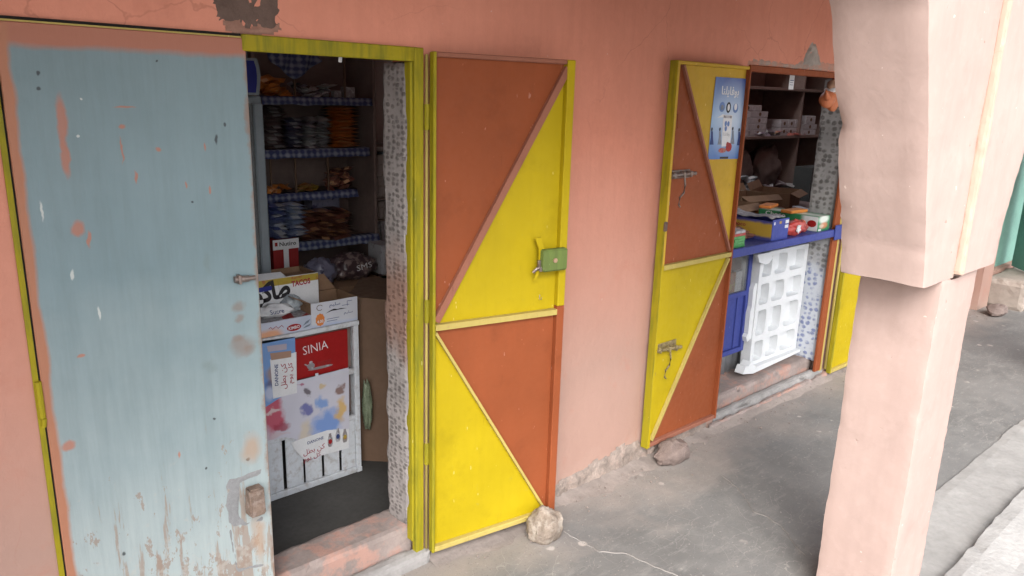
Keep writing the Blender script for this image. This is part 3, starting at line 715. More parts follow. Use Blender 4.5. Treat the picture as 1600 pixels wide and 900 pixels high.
patch('crumbled_base', [(1.55, -.02), (1.55, .03), (1.8, .035), (2.0, .03), (2.10, .055), (2.2, .06), (2.3, .085), (2.42, .08), (2.5, .11), (2.6, .10), (2.68, .13), (2.78, .115), (2.9, .10), (3.1, .07), (3.44, .05), (3.44, -.02)], -.0005, .012, M['crumble'], bld, .014, .014, 5., 'crumbled cement foot of the wall between the two openings')
M['smear'] = cement('grey_cement_smear', (.22, .222, .228), var=.12, scale=14, bump=.5)
patch('cement_smear', pxy([(348, 762), (357, 746), (380, 740), (396, 734), (412, 727), (414, 742), (400, 748), (379, 756), (377, 770), (378, 802), (386, 814), (400, 810), (414, 801), (415, 816), (398, 820), (382, 824), (364, 826), (354, 818), (350, 790)], -.013), -.0115, .0012, M['smear'], blue, .0012, .006, 6.)
patch('cement_smear', pxy([(356, 824), (364, 826), (366, 845), (370, 868), (374, 886), (392, 882), (414, 879), (415, 886), (392, 891), (372, 896), (366, 890), (362, 862), (357, 840)], -.013), -.0115, .0012, M['smear'], blue, .001, .004, 7.)
# sloping dusty fillet where wall meets walkway
fl = MB(); vs = []; fs = []; n = 260
for i in range(n + 1):
    x = 1.52 + (7.55 - 1.52) * i / n
    wd = .10 + .09 * noise.noise(Vector((x * 3, 0, 1))) + .03 * noise.noise(Vector((x * 15, 0, 1)))
    if 3.42 < x < 4.85: wd = .035 + .025 * (noise.noise(Vector((x * 5, 0, 4))) + .5)
    wd = max(.015, wd); h = .022 + .012 * noise.noise(Vector((x * 8, 3, 0)))
    o_ = .036 if 3.42 < x < 4.85 else 0.0
    for k in range(5):
        f = k / 4; vs.append((x, -o_ - wd * f - (.0 if k else -.01), max(.0006, h * (1 - f) ** 1.6 + .004 * noise.noise(Vector((x * 30, f * 9, 2))) * (1 - f)) if k < 4 else -.001))
fs = [(i * 5 + k, (i + 1) * 5 + k, (i + 1) * 5 + k + 1, i * 5 + k + 1) for i in range(n) for k in range(4)]
fl.add(vs, fs); fo = obj('cement_fillet', fl, cement('dusty_fillet_cement', (.25, .215, .197), var=.22, scale=5, bump=.5), bld); shade_auto(fo, 80)
# crack filler lines on the floor
def strip(pts, w_, name, mat, z=.0):
    P3 = [PZ(a, b) for a, b in pts]; path = []
    for i in range(len(P3) - 1):
        for k in range(6):
            p_ = P3[i].lerp(P3[i + 1], k / 6); p_.x += .010 * noise.noise(p_ * 25); p_.y += .010 * noise.noise(p_ * 25 + Vector((5, 5, 5))); path.append(p_)
    vs = []; fs = []
    for i, p_ in enumerate(path):
        t = (path[min(i + 1, len(path) - 1)] - path[max(i - 1, 0)]).normalized(); nn = Vector((-t.y, t.x, 0)); ww = w_ * (.5 + .9 * abs(noise.noise(p_ * 18)))
        vs += [p_ + nn * ww + Vector((0, 0, -.001)), p_ + Vector((0, 0, .003)), p_ - nn * ww + Vector((0, 0, -.001))]
    for i in range(len(path) - 1): fs += [(3 * i, 3 * i + 1, 3 * i + 4, 3 * i + 3), (3 * i + 1, 3 * i + 2, 3 * i + 5, 3 * i + 4)]
    return obj(name, MB().add(vs, fs), mat, kind='structure')
M['filler'] = cement('pale_crack_filler', (.22, .205, .195), bump=.4)
strip([(882, 831), (900, 842), (915, 850), (938, 863), (972, 864), (990, 870), (1010, 880), (1035, 890), (1065, 903)], .0035, 'floor_crack', M['filler'])
strip([(1128, 744), (1152, 762), (1166, 780), (1178, 800), (1206, 812), (1228, 830), (1246, 858), (1262, 872)], .0018, 'floor_crack', M['filler'])

gm = MB(); rg = random.Random(11)
for k in range(900):
    if k < 520: x = rg.uniform(1.5, 7.4); y = -.02 - abs(rg.gauss(0, .09)) - .04
    else: x = rg.uniform(1.4, 7.0); y = rg.uniform(-1.05, -.05)
    q_ = rg.choice((.0018, .0025, .003, .004, .006)) if k < 520 else rg.choice((.0012, .0016, .0022)); zb = .012 if y > -.10 else .0
    c_ = Vector((x, y, zb + q_ * .6)); vs = []
    for d in ((1, 0, 0), (-1, 0, 0), (0, 1, 0), (0, -1, 0), (0, 0, 1), (0, 0, -1)): vs.append(c_ + Vector(d) * q_ * rg.uniform(.6, 1.3))
    gm.add(vs, [(0, 2, 4), (2, 1, 4), (1, 3, 4), (3, 0, 4), (2, 0, 5), (1, 2, 5), (3, 1, 5), (0, 3, 5)])
obj('grit', gm, cement('loose_grit', (.24, .20, .18), var=.4, scale=30), label='loose grit and mortar crumbs on the walkway', kind='stuff')

# ================================================================== ARCADE
arc = empty('arcade', (2.88, -1.16, 0), label='pale pink arcade pillar with arch springers and roof slab over the walkway', cat='arcade')
AL = [(2.353, 1.264), (2.325, 1.380), (2.269, 1.520), (2.199, 1.724), (2.065, 2.040), (1.87, 2.24), (1.5, 2.33), (.9, 2.37)]
yA, yB = -1.3595, -1.104
pl = rough_box(2.511, 2.828, yA, yB, .005, 1.2735, .018, .0022, .0035, 4., chip=.034)
shade_auto(obj('pillar', pl, M['pillar'], arc, world=True), 32)
def arch_half(pts, x_in, yA_, yB_, mirror=None):
    """spandrel between the intrados pts (x,z) and x_in, gridded"""
    mb = MB(); q = []
    for i in range(len(pts) - 1):
        k = 10 if i < 5 else 6
        for j in range(k):
            f = j / k; q.append((pts[i][0] * (1 - f) + pts[i + 1][0] * f, pts[i][1] * (1 - f) + pts[i + 1][1] * f))
    q.append(pts[-1]); n = len(q); ny = 8; vs = []; fs = []
    ds = 1 if pts[0][0] < x_in else -1
    for i, (x, z) in enumerate(q):
        for j in range(ny + 1):
            y = yA_ + (yB_ - yA_) * j / ny; p_ = Vector((x, y, z))
            dx = .0015 * noise.noise(p_ * 4); e = 0
            if j in (0, ny): e = .006 + .006 * abs(noise.noise(p_ * 20)) + max(0, noise.noise(p_ * 9) - .3) * .022
            vs.append((x + dx + e * ds, y + (e * .6 if j == 0 else (-e * .6 if j == ny else 0)), z + .004 * noise.noise(p_ * 9)))
    for i in range(n - 1):
        for j in range(ny): fs.append((i * (ny + 1) + j, (i + 1) * (ny + 1) + j, (i + 1) * (ny + 1) + j + 1, i * (ny + 1) + j + 1))
    mb.add(vs, fs)
    nx = 14
    for side, yy in ((0, yA_), (ny, yB_)):
        vs2 = []; fs2 = []
        for i, (x, z) in enumerate(q):
            a = Vector(vs[i * (ny + 1) + side])
            for k in range(nx + 1):
                f = k / nx; p_ = Vector((a.x + (x_in - a.x) * f, yy, z))
                off = (.004 * noise.noise(p_ * 5) + .002 * noise.noise(p_ * 17)) if 0 < k else 0
                vs2.append((p_.x, (a.y if k == 0 else yy + off), a.z))
        for i in range(n - 1):
            for k in range(nx): fs2.append((i * (nx + 1) + k, (i + 1) * (nx + 1) + k, (i + 1) * (nx + 1) + k + 1, i * (nx + 1) + k + 1))
        mb.add(vs2, fs2)
    a = Vector(vs[0]); mb.add([(a.x, yA_ + .006, a.z), (x_in, yA_, a.z), (x_in, yB_, a.z), (a.x, yB_ - .006, a.z)], [(0, 1, 2, 3)])
    mb.add([(q[-1][0], yA_, q[-1][1]), (q[-1][0], yB_, q[-1][1]), (x_in, yB_, q[-1][1]), (x_in, yA_, q[-1][1])], [(0, 1, 2, 3)])
    return mb
shade_auto(obj('arch', arch_half(AL, 2.595, yA - .001, yB + .001), M['pillar'], arc, world=True), 60)
AR = [(2.939, 1.273), (2.953, 1.380), (2.990, 1.520), (3.069, 1.724), (3.199, 2.040), (3.40, 2.24), (3.77, 2.33), (4.37, 2.37)]
shade_auto(obj('arch', arch_half(AR, 2.5965, yA - .020, yB + .002), M['pillar'], arc, world=True), 60)
ed = rough_box(2.590, 2.615, yA - .0265, yA + .006, 1.274, 2.37, .012, .003, .003, 8.)
obj('arch_edge', ed, M['peach'], arc, world=True)
# spandrel above the arches, neighbouring pillars, roof
obj('lintel', MB().box(-4, 16, yA, yB, 2.3705, 2.6), M['pillar'], arc, world=True)
def mir(pts, c): return [(2 * c - x, z) for x, z in pts]
shade_auto(obj('arch', arch_half(mir(AL, .9), -.79, yA - .001, yB + .001), M['pillar'], arc, world=True), 60)
obj('pillar', rough_box(-1.03, -.71, yA, yB, .005, 2.37, .05, .006, .009, 6.), M['pillar'], arc, world=True)
shade_auto(obj('arch', arch_half(mir(AR, 4.37), 6.14, yA - .001, yB + .001), M['pillar'], arc, world=True), 60)
obj('pillar', rough_box(5.90, 6.22, yA, yB, .005, 2.37, .05, .006, .009, 7.), M['pillar'], arc, world=True)
obj('roof_slab', MB().box(-4, 16, yA - .15, -.001, 2.6, 2.75), M['pillar'], arc, world=True)

# ================================================================== STONES
def stone(name, c, r, seed, mat, label, grp=None):
    mb = MB(); vs = []; fs = []; nu, nv = 36, 22
    for j in range(nv + 1):
        th = math.pi * j / nv
        for i in range(nu):
            ph = 2 * math.pi * i / nu; d = Vector((math.sin(th) * math.cos(ph), math.sin(th) * math.sin(ph), math.cos(th)))
            k = 1 + .24 * noise.noise(d * 1.6 + Vector((seed, 0, 0))) + .12 * noise.noise(d * 4 + Vector((0, seed, 0))) + .035 * noise.noise(d * 11)
            # flattened facets
            for fx in range(6):
                a = Vector((math.cos(fx * 1.3 + seed), math.sin(fx * 2.1 + seed), math.cos(fx * 2.9 + seed * 2))).normalized(); t = d.dot(a) * k
                if t > .82: k *= (.82 + (t - .82) * .35) / t
            v = Vector((d.x * r[0], d.y * r[1], d.z * r[2])) * k; v.z = max(v.z, -r[2] * .72)
            vs.append(v)
    for j in range(nv):
        for i in range(nu): fs.append((j * nu + i, j * nu + (i + 1) % nu, (j + 1) * nu + (i + 1) % nu, (j + 1) * nu + i))
    o = obj(name, mb.add(vs, fs), mat, label=label, cat='stone', group=grp, loc=(c[0], c[1], r[2] * .72 + c[2]))
    return shade_auto(o, 35)
stone('stone', (1.985, -.205, 0), (.078, .066, .083), 1.3, M['stone'], 'rounded tan stone propping the bottom corner of the first yellow door', 'stones holding doors open')
stone('stone', (2.975, -.115, 0), (.105, .07, .065), 4.1, M['stone2'], 'brown grey stone under the corner of the poster door', 'stones holding doors open')
stone('stone', (7.60, -.235, 0), (.12, .08, .06), 2.2, M['stone2'], 'dark stone on the walkway by the far pink pilaster beside the cement step', 'stones holding doors open')

# ================================================================== FAR STEP AND GREEN DOOR
obj('doorstep', rough_box(X1 + .285, 10.2, -.36, -.002, -.02, .27, .05, .01, .02, 9.), cement('beige_step_cement', (.28, .24, .21), var=.12, scale=3, bump=.4), bld, label='beige cement step in front of the green door')
gd = empty('door', (8.62, -.03, .285), math.atan2(-.36, -.44)); gd.parent = bld; gd['label'] = 'sea green metal door leaf standing open beyond the pillar'
obj('panel', MB().bbox(0, .62, -.008, .008, 0, 1.95, .002), M['green_door'], gd)
for u in (0.0, .30, .59): obj('rim', MB().bbox(u, u + .03, -.03 + .045 * 0, -.0085 + .0, 0, 1.95, .003) if False else MB().bbox(u, u + .03, .0085, .035, 0, 1.95, .003), M['green_door'], gd)
obj('panel', MB().bbox(X1 + .285, 9.25, .06, .09, .28, 2.4, .003), M['green_door'], bld, label='green door infill behind the open leaf')

# ================================================================== GOODS
def quadpts(pts, y):            # pixel corners -> points on the plane y
    return [tuple(PY(a, b, y)) for a, b in pts]
def packet_mesh(name, L, W, Hh, seed=0, crimp=True):
    """pillow packet: length along x, sealed ends, crumpled"""
    nu, nv = 5, 3; mb = MB(); vs = []; fs = []; mi = []
    for s_ in (1, -1):
        for i in range(nu + 1):
            for j in range(nv + 1):
                u = i / nu; v = j / nv
                h = (math.sin(math.pi * u) ** .5) * (math.sin(math.pi * v) ** .5) if 0 < u < 1 and 0 < v < 1 else 0
                x = (u - .5) * L; y = (v - .5) * W * (1 - .06 * math.sin(math.pi * u))
                z = s_ * h * Hh / 2 * (1 + .5 * noise.noise(Vector((u * 4, v * 4, seed + s_))))
                if h == 0: z += .12 * Hh * noise.noise(Vector((u * 3, v * 3, seed)))
                vs.append((x, y, z))
    o_ = (nu + 1) * (nv + 1)
    for i in range(nu):
        for j in range(nv):
            a = i * (nv + 1) + j; q = (a, a + nv + 1, a + nv + 2, a + 1); fs += [q, tuple(o_ + k for k in reversed(q))]; mi += [1 if (j in (0, nv - 1) and i in ((1, 2) if seed % 2 else (2, 3)) and seed != 3) else 0, 0]
    mb.add(vs, fs); me = mb.mesh(name); me.materials.append(None); me.polygons.foreach_set('material_index', mi); me.materials.clear(); me.polygons.foreach_set('use_smooth', [True] * len(me.polygons)); return me
PK = [packet_mesh('packet', 1, 1, 1, s_) for s_ in range(4)]
PKI = [[1 if ((n_ % 2 == 0) and ((n_ // 2) % 3 in (0, 2)) and ((n_ // 2) // 3 in ((1, 2) if s_ % 2 else (2, 3))) and s_ != 3) else 0 for n_ in range(30)] for s_ in range(4)]  # picks the top faces that carry the painted glint
def pile(name, x0, x1, y, z0, n, dz, depth, mat, label, group, cols=1, rj=.12, cat='packet', tilt=.08, hh=1.5, seed=1):
    rnd = random.Random(seed); meshes = []
    for m_ in PK:
        k = m_.copy(); k.materials.append(mat); k.materials.append(M['glint_warm'] if any(q_ in mat.name for q_ in ('orange', 'red', 'yellow', 'brown')) else M['seal']); k.polygons.foreach_set('material_index', PKI[PK.index(m_)]); meshes.append(k)
    wd = (x1 - x0) / cols
    for c_ in range(cols):
        for i in range(n):
            o = bpy.data.objects.new(name, rnd.choice(meshes)); COL.objects.link(o)
            o.scale = (wd * rnd.uniform(.94, 1.08), depth * rnd.uniform(.9, 1.05), dz * hh)
            o.location = (x0 + wd * (c_ + .5) + rnd.uniform(-.05, .05) * wd, y + depth / 2 + rnd.uniform(-.04, .04) * depth, z0 + dz * (i + .5))
            o.rotation_euler = (rnd.uniform(-tilt, tilt) * .5, rnd.uniform(-tilt, tilt), rnd.uniform(-rj, rj) + (math.pi if rnd.random() < .5 else 0))
            od = ('lowest', 'second', 'third', 'fourth', 'fifth', 'sixth', 'seventh', 'eighth', 'ninth', 'tenth', 'eleventh', 'topmost')
            nm_ = 'topmost' if i == n - 1 else (od[i] + ('' if i == 0 else ' from bottom'))
            cn_ = '' if cols == 1 else ((', left', ', right')[c_] if cols == 2 else (', left', ', middle', ', right')[c_]) + ' column'
            reg(o, label + ', ' + nm_ + cn_, cat, group)
def heap(name, x0, x1, y0, y1, z0, z1, n, size, mat, label, group, seed=1, cat='packet'):
    rnd = random.Random(seed); meshes = []
    for m_ in PK:
        k = m_.copy(); k.materials.append(mat); k.materials.append(M['glint_warm'] if any(q_ in mat.name for q_ in ('orange', 'red', 'yellow', 'brown')) else M['seal']); k.polygons.foreach_set('material_index', PKI[PK.index(m_)]); meshes.append(k)
    for i in range(n):
        o = bpy.data.objects.new(name, rnd.choice(meshes)); COL.objects.link(o)
        o.scale = (size[0] * rnd.uniform(.85, 1.1), size[1] * rnd.uniform(.85, 1.1), size[2])
        f = i / n
        o.location = (rnd.uniform(x0, x1), rnd.uniform(y0, y1), z0 + size[2] * .4 + (z1 - z0 - size[2] * .5) * f)
        o.rotation_euler = (rnd.uniform(-.5, .5), rnd.uniform(-.45, .45), rnd.uniform(0, 6.28)); reg(o, label, cat, group)
def carton(name, x0, x1, y0, y1, z0, z1, mat, label, cat='carton', group=None, bev=.002, rz=0.):
    cx, cy = (x0 + x1) / 2, (y0 + y1) / 2
    mb = MB().bbox(x0 - cx, x1 - cx, y0 - cy, y1 - cy, 0, z1 - z0, bev)
    return obj(name, mb, mat, label=label, cat=cat, group=group, loc=(cx, cy, z0), rot=(0, 0, rz))

# ---------------- shop 1: shelf unit with checked cloth
su = empty('shelf_unit', (1.87, 1.56, .05), label='dark wooden shelf unit with blue checked cloth edging in the first shop', cat='shelf unit')
def cloth_strip(x0, x1, y, z0, z1, parent, seed, zl=None):
    mb = MB(); vs = []; fs = []; n = int((x1 - x0) / .012); zl = zl or 0
    for i in range(n + 1):
        x = x0 + (x1 - x0) * i / n
        for k in range(4):
            f = k / 3; vs.append((x, y - .006 - f * .010 * (1 + noise.noise(Vector((x * 22, seed, 0)))) + .004 * math.sin(x * 90 + seed) * f, z1 + (z0 - z1) * f + .005 * noise.noise(Vector((x * 12, seed, f))) * (1 if k == 3 else .4)))
        vs.append((x, y + .05, z1 + .002))
    for i in range(n):
        for k in range(3): fs.append((i * 5 + k, (i + 1) * 5 + k, (i + 1) * 5 + k + 1, i * 5 + k + 1))
        fs.append((i * 5, i * 5 + 4, (i + 1) * 5 + 4, (i + 1) * 5))
    mb.add(vs, fs); me_o = obj('cloth_edging', mb, M['check'], parent, world=True, smooth=True)
    sol = me_o.modifiers.new('thick', 'SOLIDIFY'); sol.thickness = .0015
SH = [(1.56, 2.17, 1.735), (1.55, 2.15, 1.480), (1.55, 2.07, 1.262), (1.55, 2.20, 1.008)]
for k, (a, b, z) in enumerate(SH):
    obj('shelf', MB().bbox(a, b, 1.405, 1.70, z - .02, z, .002), M['inwood'], su, world=True)
    cloth_strip(a + .002, b, 1.402, z - .028 - .004 * (k % 2), z + .010, su, k * 3.3)
for x in (1.548, 2.202): obj('side_panel', MB().bbox(x - .018, x - .0005, 1.41, 1.70, .05, 1.98, .002), M['inwood'], su, world=True)
obj('side_panel', MB().bbox(1.531, 2.201, 1.7005, 1.715, .05, 1.98, .002), M['inwood'], su, world=True)
for x, z0, z1 in ((1.745, 1.74, 1.98), (2.02, 1.74, 1.98), (1.73, 1.266, 1.455), (1.91, 1.266, 1.455), (1.60, 1.266, 1.455)):
    obj('upright', MB().bbox(x - .004, x + .004, 1.408, 1.418, z0, z1, .001), M['boardbrown'], su, world=True)
# draped checked cloth at the top
dc = MB(); vs = []; fs = []
for i in range(17):
    for j in range(9):
        u = i / 16; v = j / 8; x = 1.60 + .26 * u; zz = 1.965 - .13 * v * (1 - abs(u - .45) * 1.3) - .01
        vs.append((x + .02 * v, 1.385 + .018 * math.sin(u * 14 + v * 3) + .01 * v, zz))
for i in range(16):
    for j in range(8): fs.append((i * 9 + j, (i + 1) * 9 + j, (i + 1) * 9 + j + 1, i * 9 + j + 1))
o = obj('hanging_cloth', dc.add(vs, fs), M['check'], label='blue checked cloth bunched and hanging above the top shelf', cat='cloth', smooth=True)
o.modifiers.new('thick', 'SOLIDIFY').thickness = .002
heap('snack_packet', 1.585, 1.72, 1.42, 1.50, 1.745, 1.83, 26, (.085, .05, .02), M['pk_orange'], 'small orange snack packet in the loose heap at the left end of the top shelf', 'orange snack packets heaped on the top shelf', 3)
heap('sachet', 1.77, 1.97, 1.42, 1.50, 1.745, 1.81, 26, (.075, .03, .014), M['pk_white'], 'small white and dark sachet lying in the heap in the middle of the top shelf', 'white sachets heaped on the top shelf', 4)
carton('small_box', 2.03, 2.09, 1.43, 1.48, 1.746, 1.80, M['grey_box'], 'pale grey box at the right end of the top shelf', 'box')
carton('small_box', 1.97, 2.01, 1.43, 1.47, 1.746, 1.78, M['grey_box'], 'small low pale box beside the wire upright on the top shelf', 'box')
pile('snack_packet', 1.59, 1.70, 1.42, 1.492, 11, .0185, .12, M['pk_dark'], 'dark flat packet, leftmost stack of second shelf', 'dark packets stacked on the second shelf', seed=5)
pile('snack_packet', 1.705, 1.80, 1.42, 1.492, 8, .0185, .12, M['pk_navy'], 'navy packet, low stack on second shelf', 'navy packets stacked on the second shelf', seed=6)
pile('snack_packet', 1.80, 1.945, 1.41, 1.492, 9, .017, .12, M['pk_white'], 'white tipped packet, untidy stack on second shelf', 'white tipped packets on the second shelf', cols=2, seed=7, tilt=.25)
pile('snack_packet', 1.95, 2.10, 1.405, 1.492, 12, .0175, .14, M['pk_orange'], 'orange packet, tall stack on second shelf', 'orange packets stacked on the second shelf', seed=8, rj=.05)
heap('snack_packet', 1.60, 1.72, 1.42, 1.48, 1.272, 1.31, 9, (.08, .05, .018), M['pk_orange'], 'orange packet lying flat at the left of the third shelf', 'orange packets on the third shelf', 9)
heap('snack_packet', 1.76, 1.86, 1.42, 1.48, 1.272, 1.31, 7, (.08, .05, .018), M['pk_yellow'], 'yellow and red packet lying in the middle of the third shelf', 'yellow packets on the third shelf', 10)
heap('snack_packet', 1.92, 2.04, 1.42, 1.48, 1.272, 1.39, 16, (.08, .05, .022), M['pk_brown'], 'dark red packet in the heap at the right of the third shelf', 'dark red packets on the third shelf', 11)
pile('snack_packet', 1.74, 2.02, 1.36, 1.020, 10, .0155, .15, M['pk_brown'], 'brown glossy packet on fourth shelf', 'brown packets stacked on the fourth shelf', cols=3, seed=12, tilt=.25, rj=.3)
carton('dark_box', 1.86, 2.02, 1.50, 1.60, 1.02, 1.23, M['pk_navy'], 'dark blue box standing behind the brown packets on the fourth shelf', 'box')
# bench below with bags, boxes
bn = empty('bench', (1.8, 1.3, .05), label='low brown wooden bench in front of the shelves, carrying bags', cat='bench')
obj('bench_top', MB().bbox(1.36, 2.09, 1.12, 1.385, .795, .825, .003), M['carton'], bn, world=True)
for x in (1.40, 1.93, 2.05):
    for y in (1.14, 1.36): obj('leg', MB().bbox(x - .015, x + .015, y - .015, y + .015, .05, .7945, .002), M['carton'], bn, world=True)
nb = PY(432, 382, 1.2)
nbx = empty('nut_box', (1.56, 1.2, .825), label='red box with white T-shaped band and Nutiro lettering on the bench', cat='box')
obj('box_body', MB().bbox(1.497, 1.625, 1.2, 1.30, .8255, 1.085, .002), M['darkred'], nbx, world=True)
obj('white_band', MB().box(1.495, 1.627, 1.1975, 1.1995, 1.038, 1.086).box(1.547, 1.573, 1.1975, 1.1995, .83, 1.0375), M['white'], nbx, world=True)
text('Nutiro', M['black'], nbx, (1.57 - 1.56, -.0032, 1.064 - .825), .085, .020, bold=.02)
obj('print_square', poly_xz([(1.505, 1.056), (1.518, 1.056), (1.518, 1.074), (1.505, 1.074)], 1.1965), M['red'], nbx, world=True)
pile('snack_packet', 1.492, 1.675, 1.19, 1.088, 11, .0145, .12, M['pk_blue'], 'blue white packet on the red nut box', 'blue and white packets stacked on the nut box', cols=2, seed=13, tilt=.2, rj=.25)
def bag(name, c, r, mat, label, seed, cat='bag', parent=None):
    mb = MB(); vs = []; fs = []; nu, nv = 34, 20
    for j in range(nv + 1):
        th = math.pi * j / nv
        for i in range(nu):
            ph = 2 * math.pi * i / nu; d = Vector((math.sin(th) * math.cos(ph), math.sin(th) * math.sin(ph), math.cos(th)))
            k = 1 + .26 * noise.noise(d * 2.2 + Vector((seed, 0, 0))) - .22 * abs(noise.noise(d * 4 + Vector((0, seed, 0)))) - .10 * abs(noise.noise(d * 9 + Vector((0, 0, seed))))
            v = Vector((d.x * r[0], d.y * r[1], d.z * r[2])) * k; v.z = max(v.z, -r[2] * .8); vs.append(v)
    for j in range(nv):
        for i in range(nu): fs.append((j * nu + i, j * nu + (i + 1) % nu, (j + 1) * nu + (i + 1) % nu, (j + 1) * nu + i))
    return obj(name, mb.add(vs, fs), mat, parent, label=label, cat=cat if parent is None else None, loc=(c[0], c[1], c[2] + r[2] * .8), smooth=True)
b1 = bag('plastic_bag', (1.76, 1.25, .826), (.09, .08, .075), M['pk_navy'], 'dark blue plastic bag slumped on the bench beside the nut box', 3)
b2 = bag('plastic_bag', (1.95, 1.27, .826), (.15, .09, .075), M['pk_dark'], 'black plastic bag with white lettering at the right of the bench', 5)
text('SMS', M['white'], b2, (.02, -.10, .020), .09, .030, (0, -.15, 0))
# stacks of pale cartons on the right-hand shelves
s2u = empty('side_shelf', (2.3, 1.65, .05), label='wooden side shelf packed with pale cartons to the right of the cloth-edged shelves', cat='shelf unit')
for z in (1.485, 1.195, 1.075, .93): obj('shelf', MB().bbox(2.215, 2.60, 1.50, 1.80, z - (.022 if z > 1.4 else .008), z, .001), M['beige_box'] if z > 1.4 else M['inwood'], s2u, world=True)
obj('side_panel', MB().bbox(2.2045, 2.2145, 1.45, 1.80, .05, 1.46, .001), M['inwood'], s2u, world=True)
obj('side_panel', MB().bbox(2.595, 2.61, 1.51, 1.80, .05, 1.46, .001), M['inwood'], s2u, world=True)
rnd = random.Random(21)
def grid_boxes(x0, x1, nx, z0, z1, nz, y, mat, label, group, gap=.003):
    w_ = (x1 - x0) / nx; h_ = (z1 - z0) / nz
    me = MB().bbox(0, w_ - gap, 0, .12, 0, h_ - gap, .002).mesh('small_carton'); me.materials.append(mat)
    for i in range(nx):
        for j in range(nz):
            o = bpy.data.objects.new('small_carton', me); COL.objects.link(o); o.location = (x0 + i * w_, y + rnd.uniform(-.006, .006), z0 + j * h_); o.rotation_euler = (0, 0, rnd.uniform(-.02, .02)); reg(o, label, 'carton', group)
grid_boxes(2.222, 2.262, 1, 1.197, 1.455, 4, 1.52, M['beige_box'], 'small square beige carton in the left column of the side shelf', 'square cartons in the left column of the side shelf')
grid_boxes(2.27, 2.335, 1, 1.197, 1.44, 2, 1.53, M['beige_box'], 'tall beige carton in the middle column of the side shelf', 'tall cartons in the middle of the side shelf')
grid_boxes(2.345, 2.45, 1, 1.197, 1.45, 7, 1.52, M['bluegrey_box'], 'flat blue grey carton in the right stack of the side shelf', 'flat blue grey cartons of the side shelf')
grid_boxes(2.222, 2.50, 6, 1.078, 1.18, 1, 1.52, M['beige_box'], 'upright beige carton in the row below the square cartons', 'upright cartons in one row of the side shelf')
grid_boxes(2.222, 2.50, 4, .934, 1.064, 1, 1.52, M['grey_box'], 'grey carton in the lower row of the side shelf', 'grey cartons in the lower row of the side shelf')
carton('snack_box', 2.40, 2.47, 1.52, 1.60, 1.487, 1.56, M['pk_orange'], 'small orange brown box on top of the side shelf by the door jamb', 'box')
carton('upright_box', 2.12, 2.20, 1.24, 1.38, .80, .96, M['grey_box'], 'pale upright carton behind the bench end', 'carton').location.z = .8255
for k in range(4):
    cr = empty('bottle_crate', (2.26, 1.28, .0505 + k * .181), label=('topmost dark green plastic crate of the stack beside the bench' if k == 3 else 'dark green plastic crate lower in the stack beside the bench'), cat='crate', group='dark green crates stacked beside the bench')
    q = MB(); q.bbox(-.11, .11, -.13, -.118, 0, .178, .002).bbox(-.11, .11, .118, .13, 0, .178, .002).bbox(-.11, -.098, -.1175, .1175, 0, .178, .002).bbox(.098, .11, -.1175, .1175, 0, .178, .002).box(-.0975, .0975, -.1175, .1175, 0, .01)
    obj('crate_wall', q, M['greencrate'], cr)
    obj('rib', MB().bbox(-.1105, .1105, -.137, -.1305, .08, .10, .001), M['greencrate'], cr)
# upright fridge at the left
fr_ = empty('drinks_fridge', (1.18, 1.15, .05), label='grey upright drinks fridge with blue header sign, half behind the blue door', cat='fridge')
obj('cabinet', MB().bbox(.95, 1.372, .96, 1.36, .0505, 1.748, .006), M['fridge'], fr_, world=True)
for x in (.95, 1.322): obj('door_rail', MB().bbox(x + .004, x + .046, .938, .9595, .30, 1.72, .006), M['fridge'], fr_, world=True)
obj('door_glass', MB().box(1.0005, 1.3255, .948, .952, .30, 1.72), M['glass'], fr_, world=True)
hd = [(.95, 1.752), (1.352, 1.752), (1.358, 1.79), (1.362, 1.83), (1.358, 1.87), (1.350, 1.898), (.95, 1.898)]
obj('header', MB().prism([(x, .935, z) for x, z in hd], (0, .22, 0)), M['fridge'], fr_, world=True)
hd2 = [(.96, 1.762), (1.338, 1.762), (1.344, 1.80), (1.346, 1.83), (1.344, 1.86), (1.336, 1.888), (.96, 1.888)]
obj('sign_face', MB().prism([(x, .9335, z) for x, z in hd2], (0, .0012, 0)), M['signblue'], fr_, world=True)
obj('wall_pipe', MB().tube([(1.335, 1.02, 1.76), (1.335, 1.02, 2.3)], .012, 8), M['fridge'], fr_, world=True)
# paper tag under the lintel
tg = PY(532, 89, .06)
obj('paper_tag', MB().bbox(-.006, .006, -.0005, .0005, -.020, .020, .0001), M['white'], label='small white paper tag hanging from the head of the first door frame', cat='tag', loc=(tg.x, .06, tg.z + .004), rot=(0, .1, 0))

# ---------------- counter cabinet with sliding red panel and posters
YC = .69
cb = empty('counter_cabinet', (1.4, YC + .15, .05), label='white worn wooden counter cabinet with red sliding panel and plank bottom', cat='cabinet')
def cb_(name, mb, m, lab=None): return obj(name, mb, M[m], cb, world=True, label=lab)
cb_('top_board', MB().bbox(.95, 1.652, YC - .004, YC + .29, .768, .790, .003), 'offwhite')
cb_('side_board', MB().bbox(.95, .965, YC, YC + .285, .0505, .7675, .002), 'offwhite')
cb_('side_board', MB().bbox(1.636, 1.650, YC + .0205, YC + .285, .0505, .7675, .002), 'offwhite')
cb_('stile', MB().bbox(1.624, 1.650, YC, YC + .02, .075, .7675, .003), 'offwhite')
cb_('stile', MB().bbox(1.318, 1.345, YC, YC + .02, .568, .7675, .003), 'offwhite')
cb_('rail', MB().bbox(.966, 1.6235, YC, YC + .02, .542, .5675, .003), 'offwhite')
cb_('rail', MB().bbox(.966, 1.6235, YC + .0003, YC + .02, .0505, .080, .003), 'offwhite')
cb_('rail', MB().bbox(.966, 1.6235, YC + .0003, YC + .02, .318, .340, .003), 'offwhite')
